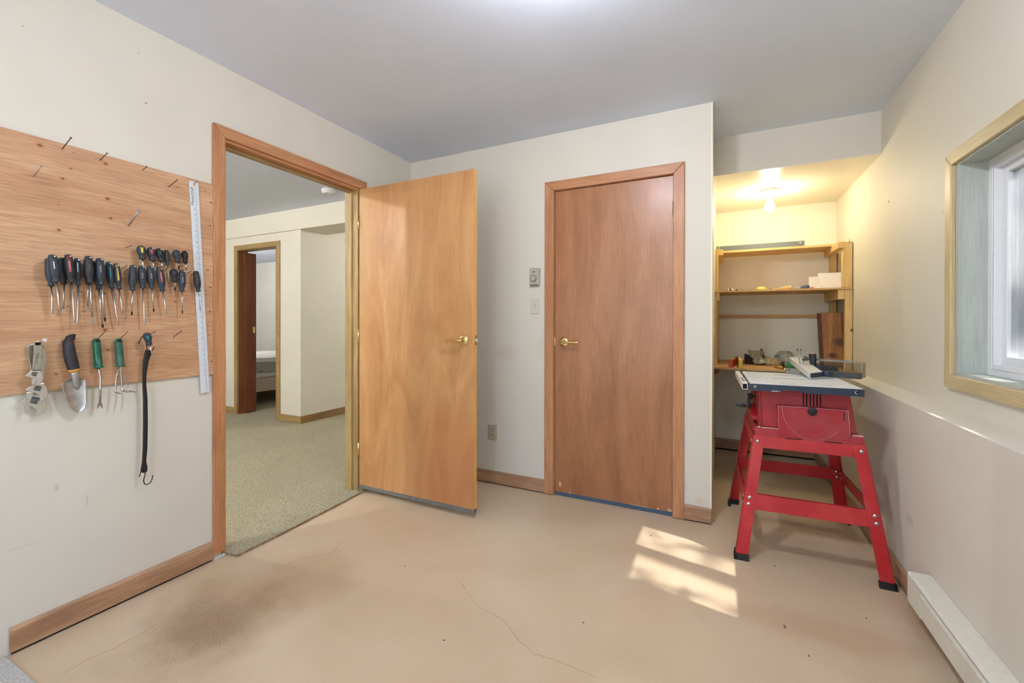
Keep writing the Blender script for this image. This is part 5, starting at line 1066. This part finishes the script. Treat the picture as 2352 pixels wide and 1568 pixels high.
fitting('small grey threaded nut at the left end of the middle shelf', 1666, 4.02, 'nut', 0.0085); fitting('white plastic coupling with a dark band near the left end of the middle shelf', 1678, 4.02, 'coupling', 0.0125); fitting('grey hose clamp ring lying right of the white coupling', 1704, 4.02, 'ring', 0.009)
fitting('dark threaded nut behind the white coupling on the middle shelf', 1686, 4.09, 'nut', 0.014); fitting('tiny grey nut alone on the middle shelf between the clamp ring and the amber bag', 1716, 4.0, 'nut', 0.004); fitting('tiny grey nut between the amber bag and the tan tube on the middle shelf', 1767, 4.02, 'nut', 0.006)
def blob(name, label, cat, c, r, sc, mat, seed=0, lump=0.18, extra=None):
    R1 = random.Random(seed); m = MB(); m.sphere((0, 0, 0), r, sc, 18)
    for v in m.bm.verts: v.co *= 1+lump*(R1.random()-0.5); v.co.z = max(v.co.z, -r*sc[2]*0.55); v.co += Vector(c)+Vector((0, 0, r*sc[2]*0.55))
    t_ = thing(name, label, cat, c); obj('bag_body', m, M[mat], t_); return t_
bb = blob('amber_bag', 'crumpled amber plastic bag of small parts on the middle shelf', 'bag', (sx(1748), 4.05, sz), 0.045, (1.0, 0.6, 0.5), 'amber', 4)
m = MB(); x = sx(1752); m.prism([(x+0.03, 4.04, sz+0.012), (x+0.060, 4.03, sz+0.022), (x+0.058, 4.07, sz+0.006)], (0.002, 0, 0.003)); obj('bag_neck', m, M['amber'], bb)
x0, x1 = sx(1776, 4.0), sx(1813, 4.0); tu = thing('caulk_tube', 'tan tapered tube lying on the middle shelf', 'tube', (x0, 4.0, sz))
m = MB(); m.lathe((x0, 4.10, sz+0.006), (x1, 3.97, sz+0.014), [(0, 0.004), (0.3, 0.010), (0.6, 0.014), (0.93, 0.016), (1, 0.014)], 18); obj('barrel', m, M['caulk'], tu); m = MB(); m.lathe((x1, 3.97, sz+0.014), (x1+0.012, 3.962, sz+0.015), [(0, 0.016), (0.7, 0.015), (1, 0.008)], 18); obj('cap', m, plain('tube_cap', (206, 186, 140), 0.5), tu)
x0 = sx(1826, 4.0); br = thing('foam_roller', 'grey roller with a slate blue end lying on the middle shelf', 'roller', (x0, 4.0, sz))
m = MB(); m.lathe((x0, 4.06, sz+0.010), (x0+0.045, 4.0, sz+0.014), [(0, 0.006), (0.3, 0.010), (1, 0.012)], 16); obj('handle', m, M['lilac'], br); m = MB(); m.lathe((x0+0.040, 4.01, sz+0.0155), (x0+0.082, 3.96, sz+0.0165), [(0, 0.010), (0.2, 0.0155), (0.8, 0.0165), (1, 0.013)], 18); obj('foam_end', m, M['slate'], br)
x0 = sx(1856, 4.0); rc_ = thing('red_marker', 'small red tapered cap lying beside the white cards on the middle shelf', 'cap', (x0, 4.0, sz)); m = MB(); m.lathe((x0, 4.05, sz+0.004), (x0+0.030, 3.99, sz+0.0085), [(0, 0.002), (0.4, 0.004), (0.9, 0.0085), (1, 0.007)], 14); obj('cap', m, M['red_item'], rc_); m = MB(); m.cyl((x0-0.010, 4.07, sz+0.003), (x0, 4.05, sz+0.004), 0.0028, seg=8); obj('tip', m, M['white_item'], rc_)
x0 = sx(1871, 4.0); wt = thing('white_tube', 'small white tube lying in front of the white cards on the middle shelf', 'tube', (x0, 3.97, sz)); m = MB(); m.lathe((x0-0.005, 4.0, sz+0.004), (x0+0.028, 3.95, sz+0.009), [(0, 0.003), (0.5, 0.0065), (1, 0.008)], 14); obj('barrel', m, M['white_item'], wt); m = MB(); m.cyl((x0+0.028, 3.95, sz+0.009), (x0+0.034, 3.941, sz+0.010), 0.0075, seg=14); obj('cap', m, M['white_item'], wt)
def sheetbox(name, label, x0, x1, y, z0, z1, th2, mat='card_w'):
    m = MB(); m.box(x0, x1, y, y+th2, z0, z1, 0.001); o = obj(name, m, M[mat], org=((x0+x1)/2, y, z0)); return tag(o, label, 'card')
e0 = at(1880, 640, 1, 4.08); e1 = at(1940, 625, 1, 4.08)
sheetbox('white_card', 'larger upright white card at the right end of the middle shelf', e0.x, e1.x-0.005, 4.08, sz, e1.z, 0.012)
e0 = at(1858, 636, 1, 4.16); e1 = at(1888, 636, 1, 4.16); sheetbox('white_card', 'smaller white card tucked behind the larger one on the middle shelf', e0.x, e1.x, 4.16, sz, e0.z, 0.006)
# worktop: level, yellow block, tray, packets, brush, pencil, old crate, green tool
bz = BZ1+0.0005
def lv(name, label, cat, u0, u1, yf_, ln, ztop, mat, skew=0.0):
    x0, x1 = at(u0, 848, 1, yf_).x, at(u1, 848, 1, yf_).x; t_ = thing(name, label, cat, ((x0+x1)/2, yf_, bz)); m = MB(); m.hull8([(x0, yf_, bz), (x1, yf_, bz), (x1+skew, yf_+ln, bz), (x0+skew, yf_+ln, bz), (x0, yf_, ztop), (x1, yf_, ztop), (x1+skew, yf_+ln, ztop), (x0+skew, yf_+ln, ztop)]); m._bev(list(m.bm.verts), 0.001); obj('body', m, M[mat], t_); return t_, x0, x1
l1, x0, x1 = lv('spirit_level', 'small red spirit level standing on the front left of the worktop', 'level', 1674, 1682.5, 3.665, 0.40, bz+0.055, 'red_lev', 0.05)
m = MB(); m.box(x0+0.015, x1+0.022, 3.82, 3.90, bz+0.0545, bz+0.0565); obj('vial', m, M['amber'], l1)
l2, x0, x1 = lv('yellow_block', 'yellow painted block standing beside the red level on the worktop', 'block', 1696.5, 1705, 3.668, 0.30, bz+0.058, 'yel_lev', 0.006)
m = MB(); m.box(x0+0.004, x1-0.002, 3.70, 3.94, bz+0.0580, bz+0.0592); obj('pale_top', m, plain('pale_yellow', (238, 214, 110), 0.5), l2)
ty = 4.05; tx0, tx1 = at(1711, 832, 1, ty).x, at(1738, 838, 1, ty).x
tr_ = thing('black_tray', 'dark plum wedge-shaped tray beneath the packet on the worktop', 'tray', (tx0, ty, bz)); m = MB(); m.hull8([(tx0, ty, bz), (tx1+0.06, ty-0.06, bz), (tx1+0.06, ty+0.06, bz), (tx0, ty+0.14, bz), (tx0, ty, bz+0.062), (tx1+0.06, ty-0.06, bz+0.016), (tx1+0.06, ty+0.06, bz+0.03), (tx0, ty+0.14, bz+0.075)]); obj('tray_body', m, M['dark_plum'], tr_)
m = MB(); m.hull8([(tx0+0.006, ty+0.008, bz+0.058), (tx1+0.05, ty-0.045, bz+0.016), (tx1+0.05, ty+0.05, bz+0.03), (tx0+0.006, ty+0.13, bz+0.070), (tx0+0.006, ty+0.008, bz+0.0655), (tx1+0.05, ty-0.045, bz+0.0215), (tx1+0.05, ty+0.05, bz+0.035), (tx0+0.006, ty+0.13, bz+0.078)]); obj('tray_hollow', m, M['black'], tr_)
pk = [at(1716, 803, 1, 4.16), at(1745, 806, 1, 4.12), at(1757, 835, 1, 3.98), at(1733, 836, 1, 3.98)]
pq = thing('grey_packet', 'grey-green plastic packet leaning back on the worktop', 'packet', tuple(pk[3])); 
def pkf(u, v): 
    p_ = pk[0].lerp(pk[1], v).lerp(pk[3].lerp(pk[2], v), u); return p_+Vector((0, -0.012*math.sin(PI*u)*math.sin(PI*v)+0.003*math.sin(14*u+5*v), 0.003*math.sin(9*v)))
m = MB(); m.grid(pkf, 12, 10, (0, 0.006, 0)); obj('packet', m, M['bag_grey'], pq)
m = MB(); m.grid(lambda u, v: pkf(0.02+0.14*u, 0.04+0.92*v)+Vector((0, -0.002, 0)), 3, 8, (0, 0.001, 0)); obj('sealed_band', m, plain('pinkish_band', (186, 160, 138), 0.6, 0, 0.1, 50), pq)
m = MB(); c = pk[2]+Vector((-0.02, -0.015, 0.018)); m.sphere(c, 0.022, (1.2, 0.6, 0.85), 12); obj('crumpled_end', m, M['bag_pale'], pq)
bx_ = [at(1748.5, 801.5, 1, 4.20), at(1751, 815, 1, 4.17), at(1756, 825, 1, 4.14), at(1768, 828, 1, 4.12), at(1784, 826.5, 1, 4.10)]
bh = thing('hand_brush', 'olive hand brush with a slotted handle leaning behind the packets on the worktop', 'brush', tuple(bx_[1]))
m = MB()
for s in (-1, 1): m.tube([bx_[0]+Vector((0.006*s*0.4, 0, 0)), bx_[0].lerp(bx_[1], 0.5)+Vector((0.009*s, 0, 0)), bx_[1]+Vector((0.006*s, 0, 0))], 0.0042, 8)
m.sphere(bx_[0], 0.006, seg=8); obj('handle', m, M['olive'], bh)
m = MB(); m.tube([bx_[1], bx_[2], bx_[3], bx_[4]], [0.014, 0.030, 0.020, 0.003], 12, flat=0.5); obj('ferrule', m, M['olive'], bh)
m = MB(); m.tube([bx_[2]+Vector((0, 0, 0.01)), Vector((bx_[2].x+0.004, bx_[2].y, bz+0.030))], [0.018, 0.028], 12, flat=0.6); obj('bristles', m, M['olive'], bh)
t1 = blob('paper_bag', 'crumpled tan paper bag lying in front of the brush on the worktop', 'bag', (at(1772, 836, 1, 4.02).x, 4.02, bz), 0.068, (1.05, 0.6, 0.62), 'bag_tan', 9, 0.22)
t2_ = blob('clear_packet', 'pale clear packet heaped at the back of the worktop', 'packet', (at(1803, 830, 1, 4.22).x, 4.22, bz), 0.085, (0.9, 0.7, 0.80), 'bag_pale', 12, 0.25)
m = MB(); c = at(1796, 816, 1, 4.17); m.prism([c+Vector((-0.05, 0, 0)), c+Vector((0.065, 0, -0.004)), c+Vector((0.085, 0, -0.03)), c+Vector((-0.03, 0, -0.03))], (0, 0.012, 0.004)); obj('printed_card', m, plain('green_grey_card', (126, 136, 120), 0.4, 0, 0.3, 40), t2_)
p0, p1 = at(1784, 841.5, 1, 3.80), at(1800.5, 838.5, 1, 3.80); p0.z = bz+0.006; p1.z = bz+0.006
ya = thing('yellow_pencil', 'yellow pencil lying near the green tool on the worktop', 'pencil', tuple(p0)); m = MB(); m.lathe(p0, p1, [(0, 0.0005), (0.22, 0.0045), (0.95, 0.0058), (1, 0.005)], 8); obj('barrel', m, M['pencil'], ya); m = MB(); m.lathe(p1, p1+(p1-p0).normalized()*0.006, [(0, 0.005), (1, 0.004)], 8); obj('ferrule', m, M['brass'], ya)
p0, p1 = Vector((at(1778, 843, 1, 3.80).x, 3.80, bz+0.004)), Vector((at(1799, 850, 1, 3.70).x, 3.70, bz+0.004)); ch = thing('chisel_rod', 'thin brown rod lying beside the yellow pencil on the worktop', 'rod', tuple(p0)); m = MB(); m.cyl(p0, p1, 0.0035, seg=8); obj('rod', m, M['old_y'], ch); m = MB(); m.cyl(p1, p1+(p1-p0).normalized()*0.014, 0.005, seg=8); obj('tip', m, M['brass'], ch)
g0 = at(1799, 836, 1, 3.78); g0.z = bz+0.028; gt = thing('green_drill', 'small green and charcoal power tool on the worktop behind the rip fence', 'power tool', (g0.x, 3.78, bz))
m = MB(); m.lathe(g0+Vector((0.0, 0.02, 0)), g0+Vector((0.022, 0.0, 0)), [(0, 0.015), (0.2, 0.021), (0.8, 0.021), (1, 0.017)], 16); obj('chuck', m, M['charcoal'], gt)
m = MB(); m.lathe(g0+Vector((0.020, 0.0, 0)), g0+Vector((0.13, -0.04, 0.004)), [(0, 0.017), (0.1, 0.025), (0.6, 0.027), (0.9, 0.024), (1, 0.015)], 18); obj('body', m, plain('bright_green', (34, 128, 86), 0.35), gt)
m = MB(); m.lathe(g0+Vector((0.018, 0.002, 0)), g0+Vector((0.024, -0.001, 0)), [(0, 0.0215), (1, 0.0215)], 18); obj('silver_ring', m, M['steel'], gt)
# old nailed crate on end
k0, k1 = at(1893, 833, 1, 4.13), at(1944, 833, 1, 4.13); kt = at(1888, 718, 1, 4.13).z; tl = -0.022
CD = 4.27
cr = thing('wooden_crate', 'old stained wooden crate stood on end at the right of the worktop', 'crate', ((k0.x+k1.x)/2, 4.2, bz))
W_ = k1.x-k0.x; sk = lambda z: tl*(z-bz)/(kt-bz)
def bd(nm, x0, x1, y0, y1, z0, z1, mat): 
    m = MB(); m.hull8([(x0+sk(z0), y0, z0), (x1+sk(z0), y0, z0), (x1+sk(z0), y1, z0), (x0+sk(z0), y1, z0), (x0+sk(z1), y0, z1), (x1+sk(z1), y0, z1), (x1+sk(z1), y1, z1), (x0+sk(z1), y1, z1)]); m._bev(list(m.bm.verts), 0.0015); return obj(nm, m, M[mat], cr)
crw = wood('old_crate_face', (128, 80, 44), (182, 122, 70), (208, 152, 96), 2, 0.6, 1.0, 9.0, 0.3, spots=[((k0.x+0.135, 4.13, kt-0.09), (0.028, 9, 0.05), (58, 50, 42), 0.85, 0.7), ((k0.x+0.10, 4.13, bz+0.19), (0.06, 9, 0.045), (66, 54, 46), 0.8, 0.9), ((k0.x+0.05, 4.13, bz+0.085), (0.05, 9, 0.025), (60, 46, 34), 0.8, 0.6), ((k0.x+0.145, 4.13, bz+0.07), (0.02, 9, 0.03), (70, 52, 38), 0.7, 0.8)])
M['crate_face'] = crw
bd('front_board', k0.x, k1.x-0.016, 4.120, 4.136, bz, kt, 'crate_face'); bd('side_slat', k1.x-0.015, k1.x, 4.118, 4.136, bz, kt+0.004, 'old_z')
bd('side_board', k0.x-0.003, k0.x+0.010, 4.138, CD, bz, kt-0.002, 'old_z'); bd('back_board', k0.x-0.003, k1.x, CD+0.001, CD+0.014, bz, kt-0.002, 'old_z'); bd('side_board', k1.x-0.012, k1.x, 4.138, CD, bz, kt-0.002, 'old_z')
for z in (bz+0.002, bz+0.105, bz+0.215, bz+0.325, kt-0.016): bd('cross_slat', k0.x-0.008, k1.x-0.016, 4.139, CD-0.01, z, z+0.012, 'old_x')
R0 = random.Random(8)
for (fx, z) in ((0.10, kt-0.12), (0.68, kt-0.115), (0.16, bz+0.205), (0.42, bz+0.205), (0.70, bz+0.21), (0.23, bz+0.09), (0.83, bz+0.09), (0.86, bz+0.125)):
    x = k0.x+W_*fx*0.9+sk(z); m = MB(); m.cyl((x, 4.1205, z), (x, 4.118, z), 0.0035, seg=8); obj('nail_head', m, M['galv'], cr)

# ------------------------------------------------------------------ outside the window
m = MB(); m.box(1.04, 40, -2.1, 35, -0.2, 0.55); struct('ground_outside', m, M['grass'])
m = MB(); m.box(-20, 40, -25, -2.1, -0.2, 0.30); struct('ground_bounce', m, plain('bounce_ground_grey', (150, 147, 150), 0.9))  # unseen ground added in neutral grey to bounce light through the rear window
def foliage(name, label, cat, c, rad, n, leaf, seed, trunk=None):
    R1 = random.Random(seed); t_ = thing(name, label, cat, (c[0], c[1], 0.55), trunk); V, Fc = [], []
    for i in range(n):
        while True:
            q = Vector((R1.uniform(-1, 1), R1.uniform(-1, 1), R1.uniform(-1, 1)))
            if 0.15 < q.length < 1: break
        p_ = Vector((c[0]+q.x*rad[0], c[1]+q.y*rad[1], c[2]+q.z*rad[2])); a = Vector((R1.gauss(0, 1), R1.gauss(0, 1), R1.gauss(0, 1))).normalized(); b = a.orthogonal().normalized(); s = leaf*R1.uniform(0.6, 1.3); k = len(V)
        V += [p_-a*s, p_+b*s*0.45, p_+a*s, p_-b*s*0.45]; Fc.append((k, k+1, k+2, k+3))
    o_ = wloc(t_); me = bpy.data.meshes.new('foliage'); me.from_pydata([tuple(v-o_) for v in V], [], Fc); me.materials.append(M['leaf']); f = bpy.data.objects.new('foliage', me); COL.objects.link(f); f.parent = t_; f['kind'] = 'stuff'
    m = MB(); m.tube([(c[0], c[1], 0.5), (c[0]+0.05, c[1], c[2]*0.6), (c[0], c[1]+0.05, c[2]+rad[2]*0.4)], [0.10*rad[0], 0.07*rad[0], 0.02], 10); obj('trunk', m, M['bark'], t_); return t_
foliage('garden_tree', 'sunlit green tree seen through the window pane', 'tree', (3.6, 7.4, 2.2), (1.4, 1.8, 1.9), 5000, 0.085, 2)
R1 = random.Random(31); V, Fc = [], []
for (x, y, z, r) in ((3.4, 5.0, 1.9, 1.3), (3.3, 3.2, 1.8, 1.2), (3.3, 1.4, 1.8, 1.2), (3.5, -0.2, 1.9, 1.3), (5.2, 2.6, 2.6, 2.0), (5.4, 6.0, 3.0, 2.2)):
    for i in range(3500):
        q = Vector((R1.gauss(0, 0.45), R1.gauss(0, 0.45), R1.gauss(0, 0.45))); p_ = Vector((x+q.x*r*0.8, y+q.y*r*1.1, max(0.6, z+q.z*r*1.05)))
        a = Vector((R1.gauss(0, 1), R1.gauss(0, 1), R1.gauss(0, 1))).normalized(); b = a.orthogonal().normalized(); q_ = 0.10*R1.uniform(0.6, 1.3); k = len(V); V += [p_-a*q_, p_+b*q_*0.45, p_+a*q_, p_-b*q_*0.45]; Fc.append((k, k+1, k+2, k+3))
me = bpy.data.meshes.new('hedge'); me.from_pydata([tuple(v) for v in V], [], Fc); me.materials.append(M['leaf']); hg = bpy.data.objects.new('hedge', me); COL.objects.link(hg); hg['kind'] = 'stuff'; tag(hg, 'dense green hedge outside behind the window frame', 'hedge')
foliage('garden_tree', 'tall tree outside the window whose leaves dapple the sunlight, out of view', 'tree', (4.4, 1.25, 5.9), (1.3, 1.5, 1.1), 800, 0.075, 3)
